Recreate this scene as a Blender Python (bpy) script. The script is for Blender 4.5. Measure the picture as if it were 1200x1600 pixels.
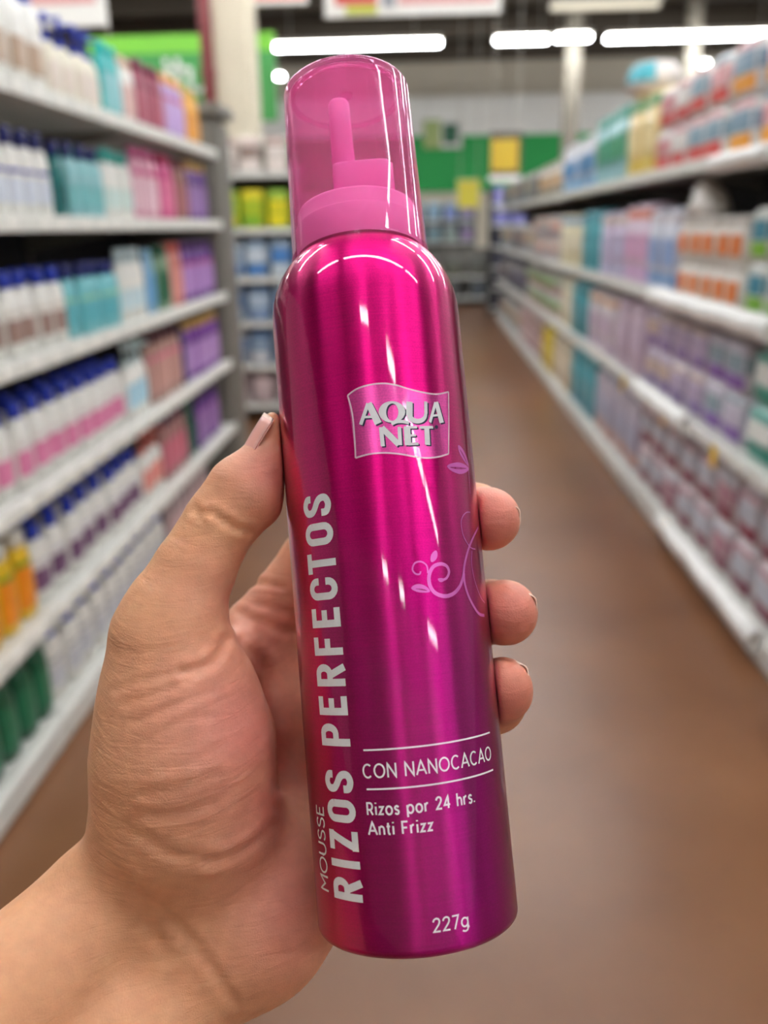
import bpy, math, random
import numpy as np
from mathutils import Vector, Matrix

for _o in list(bpy.data.objects):
    bpy.data.objects.remove(_o, do_unlink=True)
SC = bpy.context.scene
COL = SC.collection
random.seed(7)

# ------------------------------------------------------------------ camera
F = 1350.0                       # focal length in pixels of the 1200x1600 frame
CAM_H = 1.40                     # the phone is held 1.4 m above the floor
CAM = np.array([0.0, 0.0, CAM_H])
_a = np.array([65.0, -447.0, F]); _a /= np.linalg.norm(_a)          # aisle direction in camera axes (right, down, forward)
_r = math.radians(1.0)
_x = np.array([math.cos(_r), -math.sin(_r), 0.0]); _x -= _a * (_x @ _a); _x /= np.linalg.norm(_x)
_z = np.cross(_x, _a)
W = np.array([_x, _a, _z])       # camera axes -> world axes (X across, Y along the aisle, Z up)

cam_d = bpy.data.cameras.new('camera')
cam_d.sensor_fit = 'VERTICAL'; cam_d.sensor_height = 36.0; cam_d.sensor_width = 27.0
cam_d.lens = F / 1600.0 * 36.0
cam_d.clip_start = 0.01; cam_d.clip_end = 200
cam_d.dof.use_dof = True
cam_d.dof.focus_distance = 0.222
cam_d.dof.aperture_fstop = 9.0
cam_o = bpy.data.objects.new('camera', cam_d); COL.objects.link(cam_o)
_R, _U, _B = W @ np.array([1., 0, 0]), W @ np.array([0, -1., 0]), W @ np.array([0, 0, -1.])
cam_o.matrix_world = Matrix([[_R[i], _U[i], _B[i], CAM[i]] for i in range(3)] + [[0, 0, 0, 1]])
SC.camera = cam_o

# ------------------------------------------------------------------ light and exposure
world = bpy.data.worlds.new('store_air'); SC.world = world
world.use_nodes = True
_bg = world.node_tree.nodes['Background']
_bg.inputs[0].default_value = (1.0, 0.99, 0.97, 1); _bg.inputs[1].default_value = 0.30
LAMP = 30.0                      # emission of the fluorescent tubes
SC.view_settings.view_transform = 'Standard'
SC.view_settings.look = 'None'
SC.view_settings.gamma = 1.0
SC.view_settings.use_curve_mapping = False
SC.view_settings.exposure = 0.55

# ------------------------------------------------------------------ helpers
def lin(c):
    c = c / 255.0
    return c / 12.92 if c <= 0.04045 else ((c + 0.055) / 1.055) ** 2.4
def rgb(r, g, b):
    return (lin(r), lin(g), lin(b), 1.0)
MATS = {}
def mat(key, col, rough=0.45, metal=0.0, vary=0.06, scale=30.0, emit=None, coat=0.0):
    if key in MATS: return MATS[key]
    m = bpy.data.materials.new(key); m.use_nodes = True
    nt = m.node_tree; b = nt.nodes['Principled BSDF']
    b.inputs['Roughness'].default_value = rough; b.inputs['Metallic'].default_value = metal
    b.inputs['Coat Weight'].default_value = coat
    c = rgb(*col)
    tc = nt.nodes.new('ShaderNodeTexCoord'); n = nt.nodes.new('ShaderNodeTexNoise')
    n.inputs['Scale'].default_value = scale; n.inputs['Detail'].default_value = 3
    r = nt.nodes.new('ShaderNodeValToRGB')
    r.color_ramp.elements[0].position = 0.3; r.color_ramp.elements[1].position = 0.7
    r.color_ramp.elements[0].color = tuple(v * (1 - vary) for v in c[:3]) + (1,)
    r.color_ramp.elements[1].color = tuple(min(1, v * (1 + vary)) for v in c[:3]) + (1,)
    nt.links.new(tc.outputs['Object'], n.inputs['Vector'])
    nt.links.new(n.outputs['Fac'], r.inputs['Fac']); nt.links.new(r.outputs['Color'], b.inputs['Base Color'])
    if emit:
        b.inputs['Emission Color'].default_value = c; b.inputs['Emission Strength'].default_value = emit
    MATS[key] = m
    return m

def mesh(name, v, f, m=None, smooth=False):
    me = bpy.data.meshes.new(name)
    me.from_pydata([tuple(map(float, p)) for p in v], [], [tuple(map(int, q)) for q in f]); me.update()
    if m: me.materials.append(m)
    if smooth: me.polygons.foreach_set('use_smooth', [True] * len(me.polygons))
    return me
def put(name, me, parent=None, loc=(0, 0, 0), rz=0.0):
    o = bpy.data.objects.new(name, me); COL.objects.link(o)
    o.location = loc; o.rotation_euler = (0, 0, rz)
    if parent: o.parent = parent
    return o
def tag(o, label, cat=None, group=None, kind=None):
    if label: o['label'] = label
    if cat: o['category'] = cat
    if group: o['group'] = group
    if kind: o['kind'] = kind
    return o
def thing(name, label, cat, loc=(0, 0, 0), rz=0.0, group=None):
    return tag(put(name, None, None, loc, rz), label, cat, group)
def structure(o):
    o['kind'] = 'structure'; return o
_BF = [(0, 3, 2, 1), (4, 5, 6, 7), (0, 1, 5, 4), (1, 2, 6, 5), (2, 3, 7, 6), (3, 0, 4, 7)]
def box_vf(a, b):
    (x0, y0, z0), (x1, y1, z1) = a, b
    return [(x0, y0, z0), (x1, y0, z0), (x1, y1, z0), (x0, y1, z0), (x0, y0, z1), (x1, y0, z1), (x1, y1, z1), (x0, y1, z1)], list(_BF)
def merge(*vfs):
    V, Fc = [], []
    for v, f in vfs:
        k = len(V); V += [tuple(p) for p in v]; Fc += [tuple(i + k for i in q) for q in f]
    return V, Fc
def box(name, a, b, m, parent=None):
    v, f = box_vf(a, b)
    o = put(name, mesh(name, v, f, m), parent)
    md = o.modifiers.new('edge', 'BEVEL'); md.width = 0.12 * min(abs(b[i] - a[i]) for i in range(3)); md.segments = 1
    return o
def loft(rings, ex=2.0, seg=20, cap=True):
    """rings: (height, width, depth[, dx, dy]) -> superellipse cross sections."""
    V, Fc = [], []
    for R in rings:
        h, w, d = R[:3]; dx, dy = (R[3], R[4]) if len(R) > 3 else (0, 0)
        for i in range(seg):
            t = 2 * math.pi * i / seg; c, s = math.cos(t), math.sin(t)
            V.append((dx + w / 2 * math.copysign(abs(c) ** (2 / ex), c), dy + d / 2 * math.copysign(abs(s) ** (2 / ex), s), h))
    for k in range(len(rings) - 1):
        for i in range(seg):
            j = (i + 1) % seg
            Fc.append((k * seg + i, k * seg + j, (k + 1) * seg + j, (k + 1) * seg + i))
    if cap:
        Fc.append(tuple(range(seg - 1, -1, -1))); n = (len(rings) - 1) * seg
        Fc.append(tuple(n + i for i in range(seg)))
    return V, Fc
def tube_vf(pts, r, seg=8):
    V, Fc = [], []
    P = [np.array(p, float) for p in pts]
    for k, p in enumerate(P):
        t = P[min(k + 1, len(P) - 1)] - P[max(k - 1, 0)]; t /= np.linalg.norm(t)
        u = np.cross(t, [0, 0, 1.0] if abs(t[2]) < 0.9 else [1.0, 0, 0]); u /= np.linalg.norm(u); w = np.cross(t, u)
        for i in range(seg):
            a = 2 * math.pi * i / seg
            V.append(tuple(p + r * (math.cos(a) * u + math.sin(a) * w)))
    for k in range(len(P) - 1):
        for i in range(seg):
            j = (i + 1) % seg
            Fc.append((k * seg + i, k * seg + j, (k + 1) * seg + j, (k + 1) * seg + i))
    Fc.append(tuple(range(seg - 1, -1, -1))); n = (len(P) - 1) * seg
    Fc.append(tuple(n + i for i in range(seg)))
    return V, Fc

def ray(px, py):
    d = np.array([px - 600.0, py - 800.0, F]); return d / np.linalg.norm(d)
def cam_pt(px, py, z):            # pixel + depth in metres -> camera axes (metres)
    return np.array([(px - 600.0) / F * z, (py - 800.0) / F * z, z])
def to_world(p):
    return np.asarray(p) @ W.T + CAM
def project(p):
    q = W.T @ (np.asarray(p, float) - CAM); return 600 + F * q[0] / q[2], 800 + F * q[1] / q[2]
def y_at(px, X, Z):               # where along the aisle the line (X, ., Z) crosses image column px
    lo, hi = 0.6, 40.0
    for _ in range(50):
        m = (lo + hi) / 2; x = project((X, m, Z))[0]
        if (x < px) == (X < 0): lo = m
        else: hi = m
    return m
def on_plane(px, py, Y):          # point of the vertical plane at distance Y seen at a pixel
    d = W @ ray(px, py); return CAM + d * (Y / d[1])
# ------------------------------------------------------------------ the store shell
def floor_material():
    m = bpy.data.materials.new('polished_floor'); m.use_nodes = True; nt = m.node_tree; b = nt.nodes['Principled BSDF']
    tc = nt.nodes.new('ShaderNodeTexCoord')
    n = nt.nodes.new('ShaderNodeTexNoise'); n.inputs['Scale'].default_value = 1.6; n.inputs['Detail'].default_value = 6
    n2 = nt.nodes.new('ShaderNodeTexNoise'); n2.inputs['Scale'].default_value = 60; n2.inputs['Detail'].default_value = 4
    r = nt.nodes.new('ShaderNodeValToRGB')
    r.color_ramp.elements[0].position = .3; r.color_ramp.elements[0].color = rgb(106, 66, 38)
    r.color_ramp.elements[1].position = .75; r.color_ramp.elements[1].color = rgb(134, 90, 58)
    mx = nt.nodes.new('ShaderNodeMixRGB'); mx.blend_type = 'MULTIPLY'; mx.inputs[0].default_value = .15
    rr = nt.nodes.new('ShaderNodeMapRange'); rr.inputs[3].default_value = .26; rr.inputs[4].default_value = .42
    nt.links.new(tc.outputs['Object'], n.inputs['Vector']); nt.links.new(tc.outputs['Object'], n2.inputs['Vector'])
    nt.links.new(n.outputs['Fac'], r.inputs['Fac']); nt.links.new(r.outputs['Color'], mx.inputs[1]); nt.links.new(n2.outputs['Color'], mx.inputs[2])
    nt.links.new(mx.outputs['Color'], b.inputs['Base Color'])
    nt.links.new(n.outputs['Fac'], rr.inputs[0]); nt.links.new(rr.outputs[0], b.inputs['Roughness'])
    return m
v, f = box_vf((-14, -9, -0.05), (14, 27, 0.0))
structure(put('floor', mesh('floor', v, f, floor_material())))

WALL_Y, CEIL = 26.0, 6.0
ceil_m = mat('dark_ceiling_paint', (62, 54, 44), .8)
v, f = box_vf((-14, -9, CEIL), (14, 27, CEIL + .1))
ceiling = structure(put('ceiling', mesh('ceiling', v, f, ceil_m)))
beam_m = mat('beam_paint', (84, 75, 62), .7)
for k in range(12):
    y = -7.5 + 3 * k
    a, b = (-14, y, 5.55), (14, y + .16, 6.0)
    box('beam', a, b, beam_m, ceiling)
wall_m = mat('beige_wall', (214, 206, 186), .8)
v, f = box_vf((-14, WALL_Y, 0), (14, WALL_Y + .15, CEIL)); wall_back = structure(put('wall_back', mesh('wall_back', v, f, wall_m)))
v, f = box_vf((-14, -9.15, 0), (14, -9, CEIL)); structure(put('wall_behind', mesh('wall_behind', v, f, wall_m)))
box('white_band', (-14, WALL_Y - .05, 3.75), (14, WALL_Y, 4.75), mat('cream_wall', (252, 250, 242), .7), wall_back)
box('green_band', (-14, WALL_Y - .09, 2.3), (14, WALL_Y, 3.75), mat('green_wall', (20, 168, 76), .6), wall_back)

# white square pillar with a maroon pipe beside it
P0 = on_plane(338, 160, 8.0); P1 = on_plane(398, 160, 8.0)
pl = thing('pillar', 'cream square pillar rising behind the end of the left shelves', 'pillar', ((P0[0] + P1[0]) / 2, 8.0, 0))
hw = (P1[0] - P0[0]) / 2
box('shaft', (-hw, 0, 0), (hw, 2 * hw, CEIL), mat('cream_pillar', (214, 204, 180), .6), pl)
box('plinth', (-hw - .03, -.03, 0), (hw + .03, 2 * hw + .03, .25), mat('grey_plinth', (120, 116, 108), .6), pl)
Q0 = on_plane(326, 120, 7.9)
pp = thing('pipe', 'maroon vertical pipe beside the cream pillar', 'pipe', (Q0[0], 7.9, 0))
v, f = loft([(0, .11, .11), (3.0, .11, .11), (CEIL, .11, .11)], 2, 16); put('tube', mesh('tube', v, f, mat('maroon_pipe', (122, 48, 50), .5), True), pp)
for h in (2.6, 4.2):
    v, f = loft([(h, .13, .13), (h + .06, .13, .13)], 2, 16); put('clamp', mesh('clamp', v, f, mat('maroon_pipe', (122, 48, 50), .5)), pp)
for k, (px, Y, nm) in enumerate(((894, 19.7, 'thin grey roof post rising above the right shelves, nearer the sign'), (1078, 19.7, 'thin grey roof post rising behind the red diaper packs'))):
    q = on_plane(px, 120, Y); po = thing('roof_post', nm, 'post', (q[0], Y, 0))
    w = .32 if k == 0 else .30
    v, f = loft([(0, w, w), (CEIL, w, w)], 6, 16); put('shaft', mesh('shaft', v, f, mat('grey_post', (150, 143, 128), .6)), po)
    v, f = loft([(0, w + .1, w + .1), (.03, w + .1, w + .1)], 6, 16); put('foot_plate', mesh('foot_plate', v, f, mat('grey_post', (150, 143, 128), .6)), po)

# ------------------------------------------------------------------ fluorescent strips (the store's own lamps)
tube_m = mat('lit_tube', (247, 250, 255), .5, emit=LAMP)
hous_m = mat('lamp_housing', (200, 196, 184), .5)
dim_m = mat('dim_diffuser', (226, 220, 200), .5, emit=.55)
def strip(x0, x1, y, z, label, group=None, tm=None):
    L = x1 - x0
    t = thing('strip_light', label, 'light', ((x0 + x1) / 2, y, z), 0, group)
    w = .13
    v, f = merge(box_vf((-L / 2, -w, .05), (L / 2, w, .12)), box_vf((-L / 2, -w - .02, .02), (-L / 2 + .02, w + .02, .12)), box_vf((L / 2 - .02, -w - .02, .02), (L / 2, w + .02, .12)))
    put('housing', mesh('housing', v, f, hous_m), t)
    for s in (-1, 1):
        v, f = tube_vf([(-L / 2 + .03, s * .06, .0), (L / 2 - .03, s * .06, .0)], .035, 8)
        put('tube', mesh('tube', v, f, tm or tube_m, True), t)
    for s in (-.35, .35):
        v, f = tube_vf([(s * L, 0, .12), (s * L, 0, CEIL - z)], .008, 6)
        put('hanger', mesh('hanger', v, f, hous_m), t)
def seg_px(p0, p1, py, Y, label, tm=None):
    a, b = on_plane(p0, py, Y), on_plane(p1, py, Y)
    strip(a[0], b[0], Y, (a[2] + b[2]) / 2, label, None, tm)
seg_px(412, 690, 71, 19, 'long lit strip light just above the pink cap')
seg_px(772, 858, 63, 19.3, 'short lit strip light between the long strip and the roof post')
seg_px(866, 924, 59, 19.0, 'shortest lit strip light at the head of the grey roof post')
seg_px(946, 1230, 57, 19, 'long lit strip light over the right shelves')
seg_px(858, 1032, 10, 15.2, 'dim cream strip light at the top edge above the right shelves', dim_m)
seg_px(416, 444, 120, 23, 'small round-looking lamp beside the green sign')
seg_px(1088, 1108, 100, 23, 'tiny lamp glimpsed left of its wider neighbour above the red packs')
seg_px(1120, 1158, 100, 23.2, 'small lamp above the red diaper packs at right')
for y, xs in ((-7, ((-0.5, 0.3), (1.9, 2.7), (7.4, 10.5))), (-3.4, ((-0.5, 0.3), (1.9, 2.7), (3.6, 6.5), (6.8, 10.5))), (0.2, ((-3.4, -1.5), (-1.2, 2.5), (2.8, 4.6))), (3.8, ((-5.2, -1.5), (-1.2, 2.5), (2.8, 6.5))),
              (7.4, ((-5.2, -1.5), (-1.2, 2.5), (2.8, 6.5))), (11.0, ((-9.2, -5.5), (-5.2, -1.5), (-1.2, 2.5), (2.8, 6.5), (6.8, 10.5)))):
    for x0, x1 in xs:
        strip(x0, x1, y, 4.85, 'ceiling strip light overhead, outside the frame', 'overhead strip lights outside the frame')

# ------------------------------------------------------------------ hanging signs
def sign(name, label, px0, px1, py0, py1, Y, bands, thick=.02):
    a, b = on_plane(px0, py1, Y), on_plane(px1, py0, Y)
    w, h = b[0] - a[0], b[2] - a[2]
    t = thing(name, label, 'sign', (a[0], Y, a[2]))
    board = box('board', (0, 0, 0), (w, thick, h), mat('sign_white', (236, 234, 226), .5), t)
    for i_, (nm, u0, u1, w0, w1, m) in enumerate(bands):
        box(nm, (u0 * w, -.006 - .004 * i_, w0 * h), (u1 * w, .002, w1 * h), m, t)
    for u in (.12, .88):
        v, f = tube_vf([(u * w, thick / 2, h), (u * w, thick / 2, CEIL - a[2])], .006, 6); put('hanger', mesh('hanger', v, f, hous_m), t)
    return t, w, h
lime = mat('sign_lime', (122, 204, 54), .5); sgreen = mat('sign_green', (62, 150, 70), .5)
spink = mat('sign_pink_print', (226, 170, 166), .6); sred = mat('sign_red', (206, 74, 62), .5)
t, w, h = sign('hanging_sign', 'green hanging aisle sign with lime stripe behind the pillar', 150, 428, 50, 196, 10.0,
               [('green_field', 0, 1, 0, .80, sgreen), ('lime_stripe', 0, 1, .80, 1, lime)])
# the blurred white lettering of the sign: only "tur"-like shapes are readable
wm = mat('sign_letter', (238, 240, 232), .5)
gl = {'t': [((.3, 1.0), (.3, .1), (.55, 0)), ((0, .72), (.6, .72))], 'u': [((0, .7), (0, .15), (.25, 0), (.55, .15), (.55, .7)), ((.55, .2), (.55, 0))],
      'r': [((0, 0), (0, .7)), ((0, .5), (.2, .68), (.42, .66))], 'i': [((.1, 0), (.1, .7)), ((.1, .92), (.1, 1.0))]}
x = w * .40
for ch in 'itur':
    parts = []
    for pl_ in gl[ch]:
        for (p, q) in zip(pl_[:-1], pl_[1:]):
            p, q = np.array(p) * .30, np.array(q) * .30; d = (q - p) / max(1e-6, np.linalg.norm(q - p)); n = np.array([-d[1], d[0]]) * .026
            p, q = p - d * .02, q + d * .02
            V = [(x + c[0], yy, h * .36 + c[1]) for yy in (-.016, -.006) for c in (p + n, q + n, q - n, p - n)]
            parts.append((V, list(_BF)))
    v, f = merge(*parts); put('letter', mesh('letter', v, f, wm), t); x += .06 if ch == 'i' else .22
sign('price_sign', 'white hanging card with a pink printed panel, above the left bottles', 40, 153, -110, 44, 6.0,
     [('print_panel', .05, .88, .24, .95, spink)])
sign('promo_sign', 'white promotion board with pink, red and lime print at the top edge', 508, 786, -120, 28, 7.0,
     [('print_panel', .42, .96, .12, .95, spink), ('red_print', .06, .30, .14, .95, sred), ('lime_print', .12, .30, .03, .12, mat('sign_yellowgreen', (186, 192, 40), .5)), ('grey_print', .33, .40, .1, .9, mat('sign_grey', (150, 152, 158), .5))])
sign('red_sign', 'red hanging sign cut by the top edge beside the pillar', 388, 478, -60, 8, 9.0, [('red_print', .02, .98, .12, .98, sred)])
sign('yellow_sign', 'yellow price sign with dark frame above the dark display tower', 764, 816, 206, 284, 14.5,
     [('frame', 0, 1, .12, 1, mat('sign_dark', (70, 66, 50), .6)), ('yellow_print', .05, .9, .22, .86, mat('sign_yellow', (192, 160, 14), .5))])
sign('yellow_sign', 'small plain yellow sign left of the dark display tower', 714, 750, 280, 326, 17.0, [('yellow_print', .02, .98, .02, .98, mat('sign_lemon', (214, 202, 60), .5))])
sign('wall_sign', 'pale green wall sign with a dark square over the green band', 662, 722, 186, 232, 25.6,
     [('pale_field', .0, .45, 0, 1, mat('sign_pale', (170, 190, 120), .6)), ('dark_square', .5, .9, .15, .85, mat('sign_darkgreen', (44, 104, 74), .6))])
# ------------------------------------------------------------------ shelving
XL, XR = -1.024, 1.085
shelf_m = mat('white_shelf_enamel', (206, 205, 198), .35, scale=8)
rail_m = mat('price_rail', (222, 222, 214), .4, scale=40, vary=.1)
dark_m = mat('dark_back_panel', (36, 35, 38), .7)
post_m = mat('grey_upright', (112, 108, 100), .5)
tag_m = mat('paper_tag', (238, 236, 228), .6); ytag_m = mat('yellow_tag', (232, 186, 40), .5)
def gondola(label, X, sgn, y0, y1, levels, height, lip, sec=1.22, depth=.46, back_h=None):
    """sgn = +1: the aisle lies towards +X from the front edge."""
    t = thing('gondola_shelving', label, 'shelving', (X, y0, 0))
    L = y1 - y0; bx_ = -sgn * depth
    def bb(n, xa, xb, ya, yb, za, zb, m, par=t):
        return box(n, (min(xa, xb), ya, za), (max(xa, xb), yb, zb), m, par)
    n = max(1, round(L / sec)); s = L / n
    for k in range(n):
        bb('back_panel', bx_, bx_ - sgn * .02, k * s + .005, (k + 1) * s - .005, .02, back_h or height - .15, dark_m)
        bb('base_deck', 0, bx_, k * s, (k + 1) * s - .004, .02, lip[0], shelf_m)
        bb('kick_plate', -sgn * .012, -sgn * .03, k * s, (k + 1) * s - .004, 0.0, .03, shelf_m)
        for z in levels:
            sh = bb('shelf', -sgn * .012, bx_, k * s, (k + 1) * s - .004, z - .03, z, shelf_m)
            bb('price_rail', -sgn * .012, sgn * .006, k * s + .002, (k + 1) * s - .006, z - lip[1], z + .006, rail_m, sh)
            # a bracket under each end
            for yy in (k * s + .02, (k + 1) * s - .035):
                v = [(-sgn * .05, yy, z - .03), (bx_, yy, z - .03), (bx_, yy, z - .11)]
                v += [(a, b + .004, c) for a, b, c in v]
                put('bracket', mesh('bracket', v, [(0, 1, 2), (5, 4, 3), (0, 3, 4, 1), (1, 4, 5, 2), (2, 5, 3, 0)], post_m), sh)
    for k in range(n + 1):
        bb('upright', bx_ + sgn * .0, bx_ - sgn * .04, k * s - .02, k * s + .02, 0, height, post_m)
    return t
LEFT_LV = [1.764, 1.438, 1.09, .746, .409]
YL_END = y_at(347, XL, 1.4)
gl_ = gondola('long grey shelving unit on the left side of the aisle', XL, 1, 0.9, YL_END, LEFT_LV, 1.80, (.10, .036), back_h=1.62)
# its end frame: a tall grey panel closing the run
_y = YL_END - .9 + .03
box('end_panel', (-.50, _y, 0), (.0, _y + .30, 1.93), post_m, gl_)
box('end_cap', (-.52, _y - .01, 1.93), (.02, _y + .32, 1.99), post_m, gl_)
RIGHT_LV = [1.628, 1.086, .612]
YR_END = 13.9
gr_ = gondola('long white shelving unit of baby goods on the right side of the aisle', XR, -1, 1.9, YR_END, RIGHT_LV, 1.95, (.11, .042), back_h=1.85)

def price_tags(z, X, sgn, y0, y1, step, m, par_t, w=.05, h=.03):
    y = y0
    me = None
    sh = [c for c in par_t.children if c.name.startswith('shelf')]
    while y < y1:
        p = min((c for c in sh if abs(c.data.vertices[4].co.z - z) < .002), key=lambda c: abs(sum(v.co.y for v in c.data.vertices) / 8 + par_t.location.y - y), default=None)
        if me is None:
            v, f = box_vf((0 if sgn > 0 else -.002, -w / 2, -h / 2), (.002 if sgn > 0 else 0, w / 2, h / 2)); me = mesh('price_tag', v, f, m)
        put('price_tag', me, p or par_t, (sgn * .0065, y - par_t.location.y, z - h / 2 + .002))
        y += step * random.uniform(.8, 1.25)
for z in LEFT_LV: price_tags(z, XL, 1, 1.9, YL_END - .05, .15, tag_m, gl_)
for z in RIGHT_LV: price_tags(z, XR, -1, 2.5, 7.0, .24, tag_m, gr_)
def rail_card(px, z, m, h=.075, w=.06):
    y = y_at(px, XR, z)
    v, f = box_vf((-.003, -w / 2, -h), (0, w / 2, 0)); put('price_card', mesh('price_card', v, f, m), gr_, (-.012, y - 1.9, z - .01))
for px, z in ((978, .612), (1042, .612), (1122, .612), (1047, .14)): rail_card(px, z, ytag_m)
strip_m = mat('white_plastic_strip', (244, 243, 238), .3)
def bumper(x0, x1, z, hh):
    ya, yb = y_at(x1, XR, z), y_at(x0, XR, z)
    prof = [(.0, hh), (-.03, hh * .8), (-.04, hh * .35), (-.03, -.02), (.0, -.03)]
    n = 10; V, Fc = [], []
    for i in range(n + 1):
        for (a, c) in prof:
            V.append((a * (1 + .15 * math.sin(i * 1.9)), ya + (yb - ya) * i / n - 1.9, z - .03 + c + .004 * math.sin(i * 2.3)))
    k = len(prof)
    for i in range(n):
        for j in range(k - 1): Fc.append((i * k + j, i * k + j + 1, (i + 1) * k + j + 1, (i + 1) * k + j))
    Fc.append(tuple(range(k))); Fc.append(tuple(n * k + j for j in range(k - 1, -1, -1)))
    put('shelf_strip', mesh('shelf_strip', V, Fc, strip_m, True), gr_)
bumper(1022, 1215, 1.086, .055); bumper(996, 1076, .612, .06); bumper(1034, 1186, .11, .05); bumper(1120, 1215, 1.628, .03)

# ------------------------------------------------------------------ goods
CACHE = {}
def front_patch(rings, ex, off, a0=205, a1=335, n=10):
    V, Fc = [], []
    for (h, w, d) in rings:
        for i in range(n + 1):
            t = math.radians(a0 + (a1 - a0) * i / n); c, s = math.cos(t), math.sin(t)
            V.append(((w / 2 + off) * math.copysign(abs(c) ** (2 / ex), c), (d / 2 + off) * math.copysign(abs(s) ** (2 / ex), s), h))
    for k in range(len(rings) - 1):
        for i in range(n): Fc.append((k * (n + 1) + i, k * (n + 1) + i + 1, (k + 2 - 1) * (n + 1) + i + 1, (k + 1) * (n + 1) + i))
    return V, Fc
def cm(c, rough=.35): return mat('goods_%d_%d_%d' % c, c, rough, vary=.05, scale=25)
def kit(kind, H, w, d, body, cap, prt, prt2=None):
    key = (kind, H, w, d, body, cap, prt, prt2)
    if key in CACHE: return CACHE[key]
    P = []
    def add(n, vf, c, sm=True): P.append((n, mesh(n, vf[0], vf[1], cm(c), sm)))
    if kind == 'lotion':
        B = [(0, .86, .86), (.012, 1, 1), (.55, 1, 1), (.68, .92, .94), (.77, .62, .8), (.80, .46, .62)]
        add('body', loft([(h * H, a * w, b * d) for h, a, b in B], 2.6), body)
        add('cap', loft([(.80 * H, .44 * w, .60 * d), (.81 * H, .50 * w, .66 * d), (.985 * H, .46 * w, .60 * d), (H, .40 * w, .52 * d)], 2.4, 16), cap)
        add('label', front_patch([(.16 * H, w, d), (.3 * H, w, d), (.44 * H, w, d)], 2.6, .0012), prt)
        if prt2: add('label', front_patch([(.50 * H, w, d), (.54 * H, w, d)], 2.6, .0012), prt2)
    elif kind == 'pump':
        B = [(0, .88, .88), (.012, 1, 1), (.5, 1, 1), (.6, .86, .9), (.66, .5, .6), (.69, .34, .42)]
        add('body', loft([(h * H, a * w, b * d) for h, a, b in B], 2.4), body)
        add('collar', loft([(.69 * H, .4 * w, .4 * w), (.75 * H, .38 * w, .38 * w)], 2, 16), cap)
        add('pump_head', merge(loft([(.75 * H, .1 * w, .1 * w), (.9 * H, .1 * w, .1 * w)], 2, 10), loft([(.9 * H, .34 * w, .24 * w), (.97 * H, .34 * w, .24 * w), (H, .26 * w, .2 * w)], 3, 14), box_vf((-.05 * w, -.55 * w, .91 * H), (.05 * w, -.05 * w, .95 * H))), cap)
        add('label', front_patch([(.14 * H, w, d), (.3 * H, w, d), (.46 * H, w, d)], 2.4, .0012), prt)
    elif kind == 'tall':
        B = [(0, .82, .84), (.012, .95, .95), (.35, 1, 1), (.7, .9, .92), (.83, .72, .8), (.845, .6, .7)]
        add('body', loft([(h * H, a * w, b * d) for h, a, b in B], 2.8), body)
        add('cap', loft([(.845 * H, .7 * w, .78 * d), (.98 * H, .62 * w, .7 * d), (H, .55 * w, .62 * d)], 2.6, 16), cap)
        add('label', front_patch([(.12 * H, .965 * w, .965 * d), (.35 * H, w, d), (.612 * H, .94 * w, .95 * d)], 2.8, .0014), prt)
        if prt2: add('label', front_patch([(.60 * H, .935 * w, .945 * d), (.67 * H, .91 * w, .93 * d)], 2.8, .0016), prt2)
    elif kind == 'pack':
        B = [(0, .80, .78), (.02, .94, .93), (.12, 1, 1), (.5, 1.02, 1.03), (.86, 1, 1), (.95, .93, .9), (.985, .9, .5), (1.0, .9, .08)]
        add('wrapper', loft([(h * H, a * w, b * d) for h, a, b in B], 5, 28), body)
        def band(n, z0, z1, c, o=.002):
            zs = [z0 + (z1 - z0) * i / 3 for i in range(4)]
            hs = [b[0] for b in B]
            add(n, front_patch([(z * H, np.interp(z, hs, [b[1] for b in B]) * w, np.interp(z, hs, [b[2] for b in B]) * d) for z in zs], 5, o, 228, 312, 10), c)
        band('print_band', .08, .34, prt); band('print_band', .80, .90, prt2 or prt)
        add('label', front_patch([(.38 * H, 1.005 * w, 1.02 * d), (.55 * H, 1.0 * w, 1.02 * d), (.74 * H, 1.0 * w, 1.01 * d)], 5, .003, 235, 305), cap)
        add('side_label', (lambda vf: ([(-y * w / d, x * d / w, z) for x, y, z in vf[0]], vf[1]))(front_patch([(.40 * H, w, d), (.55 * H, w, d), (.72 * H, w, d)], 5, .006, 225, 315)), cap)
    elif kind == 'slim':
        B = [(0, .9, .86), (.02, 1, 1), (.5, 1, 1.04), (.94, 1, 1), (.985, .96, .5), (1.0, .96, .1)]
        add('wrapper', loft([(h * H, a * w, b * d) for h, a, b in B], 6, 28), body)
        add('label', front_patch([(.30 * H, w, d * 1.02), (.5 * H, w, d * 1.03), (.62 * H, w, d * 1.03)], 6, .003, 230, 310), prt)
        add('top_band', loft([(.80 * H, w + .003, 1.02 * d + .002), (.92 * H, w + .003, 1.0 * d + .003)], 6, 28, False), cap)
        if prt2: add('low_band', loft([(.06 * H, w + .003, 1.01 * d + .003), (.22 * H, w + .003, 1.02 * d + .003)], 6, 28, False), prt2)
    elif kind == 'jar':
        add('body', loft([(0, .86 * w, .86 * d), (.03 * H, w, d), (.68 * H, w, d), (.78 * H, .84 * w, .84 * d)], 2.5), body)
        add('lid', loft([(.78 * H, .9 * w, .9 * d), (.97 * H, .9 * w, .9 * d), (H, .84 * w, .84 * d)], 2, 18), cap)
        add('label', front_patch([(.14 * H, w, d), (.6 * H, w, d)], 2.5, .0012, 228, 312, 12), prt)
    CACHE[key] = P
    return P
def item(name, k, loc, rz, label, cat, group):
    t = thing(name, label, cat, loc, rz, group)
    for n, me in k: put(n, me, t)
    return t
WHITE, CREAM, BLUE, NAVY, TEAL, LTEAL, DTEAL = (232, 231, 224), (226, 220, 200), (24, 52, 170), (16, 26, 104), (56, 178, 176), (140, 196, 200), (20, 110, 108)
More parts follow.
